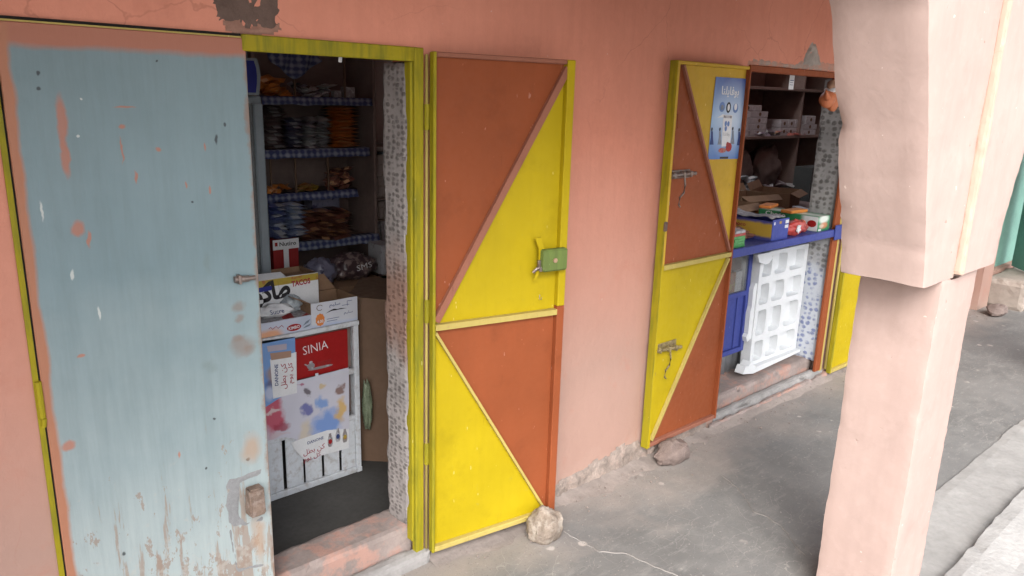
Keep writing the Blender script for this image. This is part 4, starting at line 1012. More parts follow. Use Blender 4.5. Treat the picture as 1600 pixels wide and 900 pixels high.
cb_('foot', MB().bbox(1.625, 1.652, YC - .002, YC + .03, .0502, .0745, .002), 'offwhite')
cb_('inner_back', MB().box(.97, 1.63, YC + .05, YC + .055, .34, .76), 'inwood')
px = [(.97, 1.268), (1.283, 1.362), (1.372, 1.452), (1.464, 1.540), (1.552, 1.6225)]
for a, b in px: cb_('plank', MB().bbox(a, b, YC + .007, YC + .017, .0805, .3175, .003), 'offwhite')
cb_('red_panel', MB().bbox(1.347, 1.605, YC + .022, YC + .028, .569, .752, .001), 'red', 'red sliding panel lettered SINIA')
cb_('panel_groove', MB().box(1.3455, 1.6235, YC + .030, YC + .034, .568, .767), 'inwood')
rp = cb
def ctext(s, m, px_, py_, w_, h_, y, rot=(0, 0, 0), bold=0., par=cb):
    q = PY(px_, py_, y); return text(s, M[m], par, (q.x - par.location.x, y - par.location.y, q.z - par.location.z), w_, h_, rot, bold)
sn = ctext('SINIA', 'white', 493, 543, .118, .038, YC + .0212, (0, R3(-4), 0), -.012)
# teapot and tray print
tp = MB(); tc = PY(486, 572, YC + .021)
for e_ in (ell(tc.x, tc.z, .018, .014), ell(tc.x, tc.z + .017, .008, .006), ell(tc.x + .045, tc.z - .016, .060, .006)):
    tp.prism([(a, YC + .0205 - .0002 * len(tp.v) * .01, b) for a, b in e_], (0, .0008, 0))
tp.prism([(tc.x - .016, YC + .0199, tc.z), (tc.x - .032, YC + .0199, tc.z + .014), (tc.x - .028, YC + .0199, tc.z + .016), (tc.x - .012, YC + .0199, tc.z + .006)], (0, .0005, 0))
obj('teapot_print', tp, M['grey_box'], cb, world=True)
gp = MB()
for k in range(4): gp.prism([(tc.x + .032 + k * .017, YC + .0195, tc.z - .010), (tc.x + .044 + k * .017, YC + .0195, tc.z - .010), (tc.x + .046 + k * .017, YC + .0195, tc.z + .012), (tc.x + .030 + k * .017, YC + .0195, tc.z + .012)], (0, .0005, 0))
obj('glass_print', gp, M['darkred'], cb, world=True)
obj('panel_pull', MB().bbox(tc.x + .008, tc.x + .022, YC - .0015, YC + .0, tc.z - .065, tc.z - .03, .0003), M['offwhite'], cb, world=True)
# posters (art kept as plain colour fields)
def poster_mat(name, base, blobs, wamp=.03):
    t = NT(name, .35, .4); wv = t.wob(wamp, 18, 3); col = t.mix(t.noise(12, 3), base, tuple(x * .85 for x in base))
    for (cx, cz, rx, rz, c_, a_) in blobs: col = t.mix(t.math('MULTIPLY', t.blob(wv, (cx, cz), (rx, rz), .3), a_), col, c_)
    return t.out(col)
ORG = Vector((1.39, YC, .33))
pb = lambda l: [((PY(a, b, YC).x - ORG.x), (PY(a, b, YC).z - ORG.z), rx, rz, c_, am) for a, b, rx, rz, c_, am in l]
art = poster_mat('poster_picture_fields', (.52, .52, .60), pb([
    (425, 650, .05, .085, (.42, .05, .09), .9), (428, 640, .03, .01, (.55, .5, .5), .8), (440, 665, .035, .02, (.28, .03, .06), .8), (436, 700 - 20, .04, .012, (.5, .4, .44), .8),
    (478, 675, .032, .05, (.52, .46, .38), .9), (480, 640, .022, .03, (.09, .10, .30), .85), (510, 660, .075, .05, (.12, .24, .55), .85), (503, 630, .025, .03, (.16, .28, .55), .9),
    (503, 605, .014, .018, (.50, .38, .20), .8), (533, 640, .028, .055, (.55, .36, .12), .9), (532, 606, .018, .022, (.16, .07, .04), .8), (481, 612, .018, .015, (.06, .04, .05), .8), (470, 600, .018, .006, (.3, .05, .12), .8)]), .09)
p1 = obj('poster', MB().prism([(PY(a, b, YC - .003).x, YC - .0030, PY(a, b, YC - .003).z) for a, b in ((409, 628), (462, 607), (462, 596), (545, 574), (546, 700), (476, 719), (460, 700), (462, 686), (447, 683), (408, 691))], (0, .0006, 0)), art, label='large pale poster with coloured picture and DANONE lettering across the cabinet front', cat='poster', loc=tuple(ORG), world=True)
wp = obj('white_field', MB().prism([(PY(a, b, YC - .0036).x, YC - .0036, PY(a, b, YC - .0036).z) for a, b in ((455, 692), (470, 686), (512, 672), (545, 670), (545, 700), (476, 719), (460, 702))], (0, .0004, 0)), M['white'], p1, world=True)
def ptext(s, m, px_, py_, w_, h_, par, rot=(0, 0, 0), bold=0., dy=-.0042):
    q = PY(px_, py_, YC + dy); return text(s, M[m], par, (q.x - par.location.x, YC + dy - par.location.y, q.z - par.location.z), w_, h_, rot, bold)
ptext('DANONE', 'text_blue', 493, 688, .078, .014, p1, (0, R3(-3), 0), .02)
ptext(arabic('كن بطل'), 'text_red', 491, 703, .105, .032, p1, (0, R3(-3), 0), .01)
ptext(arabic('كل يوم'), 'text_red', 488, 715, .085, .030, p1, (0, R3(-3), 0), .01)
for k, (bx, by, mm) in enumerate(((516, 688, 'red'), (528, 680, 'text_blue'), (539, 681, 'pk_yellow'))):
    q = PY(bx, by, YC - .0045)
    obj('bottle_print', poly_xz([(q.x + a, q.z + b) for a, b in [(-.008, -.032), (.008, -.032), (.012, -.020), (.012, .004), (.010, .014), (.006, .026), (.006, .034), (-.006, .034), (-.006, .026), (-.010, .014), (-.012, .004), (-.012, -.020)]], YC - .0044, .0003), M['grey_box'], p1, world=True)
    obj('bottle_print', poly_xz(ell(q.x, q.z - .006, .009, .012, 12), YC - .0048, .0003), M[mm], p1, world=True)
# vertical strip poster
art2 = poster_mat('strip_poster_picture', (.16, .29, .56), [(.0, .07, .03, .04, (.10, .22, .50), .8), (.045, .10, .035, .035, (.30, .20, .15), .8), (.05, .06, .045, .02, (.10, .05, .05), .6), (.02, .02, .02, .03, (.55, .55, .62), .6)])
O2 = (1.20, YC - .004, .53)
p2 = obj('poster', MB().prism([(PY(a, b, YC - .004).x, YC - .0040, PY(a, b, YC - .004).z) for a, b in ((408, 533), (461, 526), (462, 606), (409, 640))], (0, .0006, 0)), art2, label='narrow blue poster with sideways DANONE lettering at the left of the cabinet front', cat='poster', loc=O2, world=True)
obj('white_field', MB().prism([(PY(a, b, YC - .0048).x, YC - .0048, PY(a, b, YC - .0048).z) for a, b in ((422, 562), (463, 550), (464, 614), (427, 623))], (0, .0005, 0)), M['white'], p2, world=True)
obj('picture_strip', MB().prism([(PY(a, b, YC - .0055).x, YC - .0055, PY(a, b, YC - .0055).z) for a, b in ((422, 552), (455, 548), (455, 558), (424, 563))], (0, .0005, 0)), poster_mat('strip_faces', (.35, .22, .16), [(.02, .1, .02, .02, (.08, .04, .04), .8)]), p2, world=True)
obj('picture_strip', MB().prism([(PY(a, b, YC - .0055).x, YC - .0055, PY(a, b, YC - .0055).z) for a, b in ((417, 541), (448, 537), (448, 546), (419, 550))], (0, .0005, 0)), poster_mat('strip_faces2', (.40, .36, .42), [(.02, .12, .02, .02, (.05, .04, .05), .8)]), p2, world=True)
ptext('DANONE', 'text_blue', 432, 586, .095, .016, p2, (0, R3(-88), 0), .02, dy=-.0056)
ptext(arabic('كن بطل'), 'text_red', 444, 588, .115, .030, p2, (0, R3(-88), 0), .01, dy=-.0056)
ptext(arabic('كل يوم'), 'text_red', 455, 583, .095, .028, p2, (0, R3(-88), 0), .01, dy=-.0056)
# plastic hanging at the cabinet's right
gpb = bag('plastic_wrap', (1.69, .70, .25), (.022, .03, .14), M['greenplastic'], 'crumpled pale green plastic hanging on the right side of the counter cabinet', 7, 'plastic')
# ---------------- boxes on the cabinet
tb = empty('taco_box', (1.3, .92, .79), label='large white and yellow snack carton lettered TACOS with an open brown top', cat='carton')
TBX0, TBX1, TY0, TY1, TZ0, TZ1 = .98, 1.518, .80, .97, .7905, 1.006
obj('box_wall', MB().bbox(TBX0, TBX1, TY0, TY0 + .006, TZ0, TZ1, .001), M['white'], tb, world=True)
q = MB().bbox(TBX0, TBX1, TY1, TY1 + .005, TZ0, TZ1 - .003, .001).bbox(TBX1 - .005, TBX1, TY0 + .0065, TY1 - .0005, TZ0, TZ1 - .001, .001).bbox(TBX0, TBX0 + .005, TY0 + .0065, TY1 - .0005, TZ0, TZ1, .001).box(TBX0, TBX1, TY0 + .02, TY1 - .01, TZ1 - .03, TZ1 - .026)
obj('box_inside', q, M['carton'], tb, world=True)
obj('flap', MB().prism([(1.15, TY0 + .002, TZ1 + .001), (1.37, TY0 + .002, TZ1 + .001), (1.36, TY0 + .03, TZ1 + .016), (1.16, TY0 + .04, TZ1 + .02)], (0, .003, .001)), M['white'], tb, world=True)
obj('yellow_print', MB().box(TBX0 + .001, TBX1 - .001, TY0 - .0008, TY0 - .0002, TZ1 - .032, TZ1 - .002), M['pk_yellow'], tb, world=True)
ql = PY(452, 438, TY0)
text('TACOS', M['text_red'], tb, (PY(470, 441, TY0).x - 1.3, TY0 - .0014 - .92, PY(470, 441, TY0).z - .79), .088, .026, (0, R3(-3), 0), .04)
text('Kurcal', M['text_red'], tb, (PY(463, 433, TY0).x - 1.3, TY0 - .0014 - .92, PY(463, 433, TY0).z - .79), .045, .010, (0, R3(-3), 0), .01)
text(arabic('طاكوس'), M['black'], tb, (1.25 - 1.3, TY0 - .0014 - .92, PY(440, 458, TY0).z - .79), .27, .115, (0, R3(-6), 0), .045)
obj('blue_tag', poly_xz([(1.235, .955), (1.30, .958), (1.305, .968), (1.30, .978), (1.235, .975)], TY0 - .0016, .0006), M['signblue'], tb, world=True)
obj('yellow_print', MB().box(TBX0 + .001, TBX0 + .40, TY0 - .0008, TY0 - .0002, TZ0 + .03, TZ0 + .06), M['pk_yellow'], tb, world=True)
# salim carton: open top
sb = empty('white_carton', (1.53, .83, .79), label='open white and pale blue carton with Arabic lettering and an orange 4.00 seal', cat='carton')
xa, xb, ya, yb_, za, zb = 1.428, 1.652, .70, .88, .7905, .898
obj('front_wall', MB().bbox(xa, xb, ya, ya + .004, za, zb, .001), poster_mat('salim_front', (.55, .57, .63), [(.0, -.02, .25, .03, (.30, .40, .62), .7)], .02), sb, loc=(0, 0, 0), world=True)
q = MB().bbox(xa, xa + .004, ya + .0045, yb_, za, zb, .001).bbox(xb - .004, xb, ya + .0045, yb_, za, zb, .001).bbox(xa + .0045, xb - .0045, yb_ - .004, yb_, za, zb, .001).box(xa + .005, xb - .005, ya + .005, yb_ - .005, za, za + .003)
obj('side_wall', q, M['carton'], sb, world=True)
fl1 = [(1.37, .90, .90), (1.40, .90, .93), (1.45, .895, .935), (1.47, .895, .965), (1.52, .89, .97), (1.52, .885, .898), (1.432, .885, .898)]
obj('flap', MB().prism([(1.40, .887, .898), (1.42, .892, .925), (1.455, .897, .930), (1.475, .900, .955), (1.50, .902, .965), (1.53, .902, .962), (1.53, .887, .898)], (0, .003, 0)), M['carton'], sb, world=True)
obj('flap', MB().prism([(1.534, .887, .898), (1.534, .905, .965), (1.60, .905, .968), (1.648, .889, .898)], (0, .003, 0)), M['carton'], sb, world=True)
obj('flap', MB().prism([(1.424, .72, .898), (1.365, .73, .925), (1.365, .78, .925), (1.424, .79, .898)], (0, 0, .003)), M['carton'], sb, world=True)
text(arabic('سليم'), M['text_blue'], sb, (1.54 - 1.53, ya - .0008 - .83, .878 - .79), .052, .022, (0, 0, 0), .01)
text(arabic('سليم'), M['text_blue'], sb, (1.605 - 1.53, ya - .0008 - .83, .832 - .79), .044, .018)
obj('seal_print', poly_xz([(1.468 + .020 * (1 + .12 * (k % 2)) * math.cos(k * math.pi / 10), .822 + .026 * (1 + .12 * (k % 2)) * math.sin(k * math.pi / 10)) for k in range(20)], ya - .0011, .0006), M['orange'], sb, world=True)
text('4.00', M['white'], sb, (1.468 - 1.53, ya - .0018 - .83, .815 - .79), .030, .014, (0, 0, 0), .02)
obj('ring_print', MB().tube([(1.468 + .014 * math.cos(a_ * .5), ya - .001, .876 + .012 * math.sin(a_ * .5)) for a_ in range(1, 12)], .0014, 5), M['boardbrown'], sb, world=True)
obj('bird_print', poly_xz([(1.495, .846), (1.525, .853), (1.545, .852), (1.57, .858), (1.60, .853), (1.55, .857), (1.535, .861), (1.52, .857)], ya - .0012, .0006), M['black'], sb, world=True)
obj('line_print', MB().box(1.575, 1.61, ya - .0008, ya - .0002, .868, .870).box(1.60, 1.625, ya - .0008, ya - .0002, .884, .886).box(1.60, 1.602, ya - .0008, ya - .0002, .864, .883).box(1.50, 1.56, ya - .0008, ya - .0002, .818, .820).box(1.50, 1.55, ya - .0008, ya - .0002, .808, .810), M['text_blue'], sb, world=True)
# kimbo style low box
kb = empty('flat_box', (1.3, .82, .79), label='flat white box with red oval logo and orange corner on the cabinet', cat='box')
km = poster_mat('flat_box_front', (.48, .52, .62), [(-.07, .0, .06, .03, (.62, .28, .12), .85), (.10, .04, .04, .03, (.35, .4, .5), .6)], .02)
obj('box_body', MB().bbox(1.06, 1.425, .695, .90, .7905, .852, .002), km, kb, world=True)
obj('box_top', MB().box(1.062, 1.423, .697, .898, .8522, .8532), M['grey_box'], kb, world=True)
obj('top_stripe', MB().prism([(1.30, .70, .8535), (1.35, .70, .8535), (1.40, .895, .8535), (1.36, .895, .8535)], (0, 0, .0006)).prism([(1.385, .70, .8535), (1.42, .70, .8535), (1.42, .73, .8535)], (0, 0, .0006)), M['darkred'], kb, world=True)
obj('oval_print', poly_xz(ell(1.345, .812, .032, .015, 20), .6938, .0006), M['red'], kb, world=True)
text('KIMBO', M['white'], kb, (1.345 - 1.3, .6930 - .82, .812 - .79), .050, .014, (0, R3(-3), 0), .03)
obj('leaf_print', poly_xz([(1.385, .812), (1.41, .822), (1.42, .836), (1.40, .828)], .6938, .0006).prism([(1.385, .6938, .80), (1.415, .6938, .806), (1.422, .6938, .816), (1.40, .6938, .810)], (0, .0006, 0)), M['bluegrey_box'], kb, world=True)
obj('script_print', MB().tube([(1.235 + .008 * k, .6945, .826 + .006 * math.sin(k * 2.1)) for k in range(9)], .0013, 5), M['text_red'], kb, world=True)
# plastic bag of sweets
sw = bag('plastic_pack', (1.30, .765, .8538), (.085, .045, .030), M['white'], 'white plastic pack with blue script lying on the flat box', 9, 'packet')
text('Sucre', M['text_blue'], sw, (-.015, -.046, .008), .06, .02, (R3(-35), 0, 0))
bag('plastic_pack', (1.385, .80, .8538), (.05, .045, .042), M['plastic'], 'crumpled clear plastic wrap between the flat box and the white carton', 12, 'plastic')
# brown board of the service counter
rc = empty('service_counter', (1.8, .8, .05), label='plain brown board counter between the cabinet and the rough jamb', cat='counter')
dx_ = Vector((1, -1, 0)).normalized()
obj('front_board', MB().prism([(1.668, .81, .051), (2.06, .43, .051), (2.06, .43, .826), (1.668, .81, .853)], (.012, .012, 0)), M['boardbrown'], rc, world=True)
obj('counter_top', MB().prism([(1.662, .802, .855), (2.06, .418, .829), (2.40, .75, .829), (1.90, 1.09, .855)], (0, 0, .018)), M['boardbrown'], rc, world=True)

# ================================================================== SHOP 2
cs = empty('sales_shelf', (4.1, .13, .98), label='royal blue painted sales shelf across the second opening', cat='counter')
obj('board', MB().bbox(3.505, 4.698, -.0, .40, .992, 1.018, .003), M['shopblue'], cs, world=True)
obj('front_lip', MB().bbox(3.50, 4.700, -.022, -.0005, .975, 1.022, .003), M['shopblue'], cs, world=True)
obj('end_bracket', MB().bbox(4.646, 4.772, -.030, -.0225, .955, 1.05, .002), M['shopblue'], cs, world=True)
# zinc sheet below
zs_ = MB(); vs = []; fs = []; n = 150
for i in range(n + 1):
    x = 3.50 + 1.20 * i / n; y = .255 + .010 * math.sin(x * 2 * math.pi / .07) + .004 * noise.noise(Vector((x * 6, 0, 0)))
    for k in range(5): z = .10 + .88 * k / 4; vs.append((x, y + .006 * noise.noise(Vector((x * 3, z * 4, 1))), z))
fs = [(i * 5 + k, (i + 1) * 5 + k, (i + 1) * 5 + k + 1, i * 5 + k + 1) for i in range(n) for k in range(4)]
zo = obj('zinc_sheet', zs_.add(vs, fs), M['zinc'], label='grey corrugated zinc sheet closing the counter front under the blue shelf', cat='metal sheet', smooth=True)
zo.modifiers.new('t', 'SOLIDIFY').thickness = .001
# blue glazed cabinet
bc = empty('display_cabinet', (3.85, .22, .27), label='blue framed glass display cabinet under the sales shelf, behind the open door leaf', cat='cabinet')
F = lambda a, b, c_, d, nm='frame', m='shopblue', y0=.185, y1=.21: obj(nm, MB().bbox(a, b, y0, y1, c_, d, .002), M[m], bc, world=True)
F(4.035, 4.068, .285, .970); F(3.54, 4.0345, .285, .315); F(3.54, 4.0345, .645, .675); F(3.54, 4.0345, .94, .970); F(3.54, 3.57, .3155, .6445); F(3.54, 3.57, .6755, .9395)
F(3.80, 4.0345, .3155, .6445, 'blue_panel', y0=.20, y1=.206); F(3.955, 3.965, .3155, .6445, 'panel_rib', y0=.192, y1=.1995)
F(3.571, 3.7995, .3155, .6445, 'dark_panel', 'black', .203, .208)
obj('glass_pane', MB().box(3.5705, 4.0345, .194, .197, .6755, .9395), M['glass'], bc, world=True)
F(3.571, 4.0345, .6757, .9393, 'back_panel', 'inwood', .238, .243)
carton('biscuit_box', 3.84, 3.93, .205, .235, .6765, .80, M['pk_yellow'], 'yellow box behind the glass of the blue cabinet', 'box')
for k in range(3): carton('milk_box', 3.935, 4.0, .205, .235, .6765 + k * .042, .717 + k * .042, M['white'], 'small white box in the stack beside the yellow box, behind the glass', 'box', 'white boxes behind the glass')
# polystyrene tray
def styro():
    g = lambda px_, py_: PY(px_, py_, .165)
    xs_ = [4.105, 4.262, 4.442, 4.640, 4.690]
    xl = [(4.128, 4.238), (4.275, 4.420), (4.457, 4.640)]
    zr = [(g(1235, 391).z, g(1235, 421).z), (g(1228, 433).z, g(1228, 463).z), (g(1225, 472).z, g(1225, 508).z), (g(1220, 518).z, g(1220, 546).z)]
    y0, y1 = .150, .215; mb = MB(); mid = lambda a, b: (a + b) / 2
    xb_ = [4.100, mid(xl[0][1], xl[1][0]), mid(xl[1][1], xl[2][0]), 4.682]
    zb_ = [zr[0][0] + .025] + [mid(zr[k][1], zr[k + 1][0]) for k in range(3)] + [zr[3][1] - .022]
    K = 5
    for ci in range(3):
        for ri in range(4):
            X0_, X1_ = xb_[ci], xb_[ci + 1]; Z1_, Z0_ = zb_[ri], zb_[ri + 1]; a, b = xl[ci]; d, c_ = zr[ri]
            if ri == 0: c_ = zr[ri][1]
            out = []; inn = []
            cor = [(0, 0), (1, 0), (1, 1), (0, 1)]
            for s_ in range(4):
                p_ = cor[s_]; q_ = cor[(s_ + 1) % 4]
                for k in range(K):
                    f = k / K; u = p_[0] + (q_[0] - p_[0]) * f; v = p_[1] + (q_[1] - p_[1]) * f
                    out.append((X0_ + (X1_ - X0_) * u, Z0_ + (Z1_ - Z0_) * v))
                    du, dv = (u - .5) * 2, (v - .5) * 2; nrm = (abs(du) ** 7 + abs(dv) ** 7) ** (1 / 7); du /= nrm; dv /= nrm
                    inn.append((mid(a, b) + (b - a) / 2 * du, mid(c_, d) + (d - c_) / 2 * dv))
            n = len(out); vs = [(x, y0 + .001 * noise.noise(Vector((x * 40, z * 40, 0))), z) for x, z in out] + [(x, y0, z) for x, z in inn]
            vs += [(mid(a, b) + (x - mid(a, b)) * .93, y1 - .012, mid(c_, d) + (z - mid(c_, d)) * .93) for x, z in inn]
            vs += [(x, y1, z) for x, z in out]
            fs = []
            for k in range(n):
                k2 = (k + 1) % n; fs += [(k, k2, n + k2, n + k), (n + k, n + k2, 2 * n + k2, 2 * n + k)]
            fs.append(tuple(2 * n + k for k in range(n))); fs.append(tuple(3 * n + k for k in reversed(range(n))))
            for k in range(n):
                k2 = (k + 1) % n; s_ = k // K
                if (s_ == 0 and ri == 3) or (s_ == 1 and ci == 2) or (s_ == 2 and ri == 0) or (s_ == 3 and ci == 0): fs.append((k, k2, 3 * n + k2, 3 * n + k))
            mb.add(vs, fs)
    return mb, xb_, zb_
sm, xb_, zb_ = styro()
so_ = empty('polystyrene_tray', (4.4, .17, zb_[-1]), label='white broken polystyrene tray with twelve pockets leaning under the blue shelf', cat='tray')
shade_auto(obj('tray_body', sm, M['styro'], so_, world=True), 50)
def jag(pts, name='broken_edge', y0=.156, th=.03): obj(name, MB().prism([(x, y0, z) for x, z in pts], (0, th, 0)), M['styro'], so_, world=True)
jag([(4.0985, zb_[1] - .01), (4.078, zb_[1] - .005), (4.060, zb_[1] - .04), (4.064, zb_[2] + .02), (4.052, zb_[2] - .02), (4.055, zb_[3] + .05), (4.040, zb_[3] + .03), (4.052, zb_[3] - .002), (4.0985, zb_[3] + .01)])
q1 = [(PY(a, b, .15).x, PY(a, b, .15).z) for a, b in ((1178, 397), (1198, 393), (1202, 402), (1196, 410), (1190, 412), (1181, 409))]
jag(q1, y0=.125, th=.02)
jag([(3.985, zb_[4] - .018), (4.01, zb_[4] + .028), (4.04, zb_[4] + .020), (4.07, zb_[4] + .045), (4.09, zb_[4] + .022), (4.14, zb_[4] - .0005), (4.10, zb_[4] - .040)], y0=.120, th=.06)
jag([(4.14, zb_[4] - .001), (4.685, zb_[4] - .001), (4.685, zb_[4] - .018), (4.10, zb_[4] - .040)], 'base_edge', .118, .075)
# goods on the shelf
Z0 = 1.0185
for k in range(6):
    mm = ('pk_green', 'pk_green', 'pk_green', 'pk_green', 'pk_red', 'grey_box')[k]
    carton('wafer_pack', 3.550 + .003 * (k % 2), 3.655 + .004 * ((k + 1) % 2), .010, .13, Z0 + .0155 * k, Z0 + .0155 * k + .015, M[mm], ('lowest green wafer pack at the left end of the blue shelf', 'second green wafer pack from bottom, left end of the blue shelf', 'third green wafer pack from bottom, left end of the blue shelf', 'topmost green wafer pack, directly under the red one', 'flat red wafer pack on the green stack', 'grey wafer pack, topmost of the stack at the left end of the shelf')[k], 'packet', 'wafer packs stacked at the left end of the blue shelf', .001, .05 * (k % 3 - 1))
bb = empty('display_box', (4.01, .19, Z0), label='royal blue and yellow open display box in the middle of the sales shelf', cat='box')
obj('front_wall', MB().bbox(3.918, 4.100, .0, .004, Z0, 1.142, .001), paint('box_blue', (.035, .055, .27), .4, .1, 0), bb, world=True)
obj('side_wall', MB().bbox(3.918, 3.922, .0045, .33, Z0, 1.132, .001), poster_mat('display_side', (.50, .33, .05), [(.0, .12, .5, .022, (.02, .04, .25), .9), (.0, .0, .5, .02, (.02, .04, .25), .9)], .02), bb, world=True)
obj('side_wall', MB().bbox(4.096, 4.100, .0045, .33, Z0, 1.132, .001), M['shopblue'], bb, world=True)
obj('side_wall', MB().bbox(3.9225, 4.0955, .326, .33, Z0, 1.132, .001), M['shopblue'], bb, world=True)
for a, b, c_, d in ((4.055, 4.092, 1.085, 1.103), (4.058, 4.094, 1.112, 1.132)): obj('label_print', MB().box(a, b, -.0010, -.0003, c_, d), M['white'], bb, world=True)
obj('label_print', MB().box(3.93, 3.945, -.0010, -.0003, 1.112, 1.128), M['white'], bb, world=True); obj('label_print', MB().box(3.99, 4.015, -.0010, -.0003, 1.114, 1.130), M['pk_yellow'], bb, world=True)
text('Choco', M['text_red'], bb, (3.9172 - 4.01, .22 - .19, 1.095 - Z0), .10, .022, (0, 0, R3(-90)), .02)
heap('chocolate_bar', 3.95, 4.07, .05, .28, Z0 + .01, 1.10, 14, (.12, .04, .02), M['pk_brown'], 'brown wrapped bar inside the blue display box', 'wrapped bars in the blue display box', 31, 'packet')
fo_ = MB(); vs = []; fs = []
for i in range(15):
    for j in range(7):
        u = i / 14; v = j / 6; vs.append((3.93 + .16 * v + .01 * noise.noise(Vector((u * 5, v * 5, 2))), .02 + .36 * u, 1.146 + .012 * noise.noise(Vector((u * 6, v * 4, 0))) + .008 * math.sin(u * 9)))
for i in range(14):
    for j in range(6): fs.append((i * 7 + j, (i + 1) * 7 + j, (i + 1) * 7 + j + 1, i * 7 + j + 1))
o = obj('torn_flap', fo_.add(vs, fs), M['grey_box'], bb, world=True, smooth=True); o.modifiers.new('t', 'SOLIDIFY').thickness = .001
rb = bag('snack_bag', (4.255, .045, Z0), (.115, .045, .052), foil('red_bag_foil', (.38, .03, .025), (.42, .06, .05), 12), 'shiny red snack bag with white emblem lying on the blue shelf', 15, 'packet')
obj('emblem_print', MB().prism([(-.045 + a, -.047 - .002 * (k % 2), b) for k, (a, b) in enumerate([(.0, .02), (.012, .028), (.02, .018), (.034, .026), (.03, .008), (.04, -.006), (.022, -.012), (.012, -.024), (.004, -.010), (-.012, -.008), (-.004, .006)])], (0, .006, 0)), M['white'], rb)
bag('snack_bag', (4.385, .07, Z0), (.05, .04, .045), foil('orange_bag_foil', (.45, .13, .07), (.30, .05, .04), 14), 'small orange red bag squeezed between the red bag and the green box', 18, 'packet')
bag('snack_bag', (4.145, .085, Z0), (.04, .04, .045), foil('dark_red_bag_foil', (.30, .03, .03), (.08, .02, .02), 14), 'small dark red bag just right of the blue display box', 19, 'packet')
gb = empty('juice_box', (4.55, .2, Z0), label='green and white printed box at the right end of the sales shelf by the post', cat='box')
gf = poster_mat('green_box_front', (.03, .20, .09), [(.0, .075, .06, .025, (.60, .64, .60), .95), (.01, .035, .045, .020, (.55, .20, .10), .85), (-.02, .033, .03, .012, (.60, .55, .45), .6)], .006)
obj('box_body', MB().bbox(4.482, 4.632, .010, .42, Z0, 1.112, .002), gf, gb, world=True)
gs = NT('green_box_side', .4, .3); y_ = gs.sep()[1]; wv = gs.wob(.02, 14, 2); yy_ = gs.sep(wv)[1]
obj('side_print', MB().box(4.4805, 4.4815, .012, .418, Z0 + .002, 1.110), gs.out(gs.mix(gs.rng(yy_, -.10, -.07), (.58, .60, .60), (.03, .18, .07))), gb, world=True)
obj('fruit_print', MB().prism([(4.4802, .05 + a, 1.065 + b) for a, b in ell(0, 0, .03, .022, 12)], (-.0006, 0, 0)), M['red'], gb, world=True)
text('Choco', M['white'], gb, (4.480 - 4.55, .30 - .2, .075), .14, .028, (0, 0, R3(-90)), .02)
obj('label_print', MB().box(4.49, 4.525, .0085, .0095, 1.022, 1.034), M['white'], gb, world=True)
for (xx, yy, rz, mm, lb, kk) in ((4.60, .30, .25, 'orange', 'orange flat packet on top of the green box', 0), (4.56, .20, -.1, 'pk_orange', 'orange and white packet on the green box near the jamb', 1)):
    carton('flat_packet', xx - .09, xx + .09, yy - .04, yy + .04, 1.1125 + kk * .0, 1.132, M[mm], lb, 'packet', None, .004, rz).location = (xx - .03 * kk, yy + .12 * (1 - kk), 1.1128)
# table deeper inside with cartons
tbk = empty('inner_table', (4.9, .75, .05), label='rough table behind the sales shelf covered with goods', cat='table')
obj('table_top', MB().bbox(3.7, 5.9, .405, 1.15, .985, 1.012, .003), M['inwood'], tbk, world=True)
for x in (3.75, 5.85):
    for y in (.45, 1.1): obj('leg', MB().bbox(x - .02, x + .02, y - .02, y + .02, .05, .9845, .002), M['inwood'], tbk, world=True)
def open_carton(x0, x1, y0, y1, z0, z1, lab, rz=0.):
    e = empty('carton', ((x0 + x1) / 2, (y0 + y1) / 2, z0), rz, lab, 'carton'); w_ = (x1 - x0) / 2; d_ = (y1 - y0) / 2; h_ = z1 - z0
    q = MB().bbox(-w_, w_, -d_, -d_ + .004, 0, h_, .001).bbox(-w_, w_, d_ - .004, d_, 0, h_, .001).bbox(-w_, -w_ + .004, -d_ + .0045, d_ - .0045, 0, h_, .001).bbox(w_ - .004, w_, -d_ + .0045, d_ - .0045, 0, h_, .001).box(-w_ + .005, w_ - .005, -d_ + .005, d_ - .005, 0, .004)
    obj('box_body', q, M['carton'], e)
    obj('flap', MB().prism([(-w_, -d_, h_ + .001), (w_, -d_, h_ + .001), (w_ - .02, -d_ - .06, h_ - .03), (-w_ + .02, -d_ - .06, h_ - .03)], (0, 0, .003)), M['carton'], e)
    obj('flap', MB().prism([(-w_, d_, h_ + .001), (w_, d_, h_ + .001), (w_ - .01, d_ + .03, h_ + .05), (-w_ + .01, d_ + .03, h_ + .05)], (0, 0, .003)), M['carton'], e)
    return e
open_carton(4.25, 4.66, .52, .80, 1.0125, 1.12, 'open brown carton on the inner table, left of the others', .1)
open_carton(4.72, 5.12, .66, .95, 1.0125, 1.14, 'open brown carton standing behind the red and white packs', -.15)
open_carton(5.25, 5.65, .70, 1.0, 1.0125, 1.13, 'open brown carton at the far end of the inner table', .3)
rnd = random.Random(5)
for k in range(11):
    x = 4.30 + .075 * k + rnd.uniform(-.02, .02); y = .36 + .03 * (k % 3) + rnd.uniform(0, .04)
    mm = ('pk_red', 'grey_box', 'pk_brown', 'pk_orange', 'white')[k % 5]
    cn = ('red', 'grey', 'brown', 'orange', 'white')[k % 5]
    carton('flat_pack', x - .03, x + .03, y - .13, y + .13, 1.019 if y < .4 else 1.0195, 1.05, M[mm], 'long %s pack lying aslant on the inner table behind the shelf goods' % cn, 'packet', 'long packs lying behind the shelf goods', .002, -.5 + rnd.uniform(-.3, .3)).location.z = 1.019 + .031 * (k % 2)
heap('sweet_packet', 3.75, 4.25, .38, .55, 1.02, 1.07, 22, (.11, .06, .025), M['pk_dark'], 'dark packet in the loose layer behind the blue display box', 'dark packets behind the display box', 41)
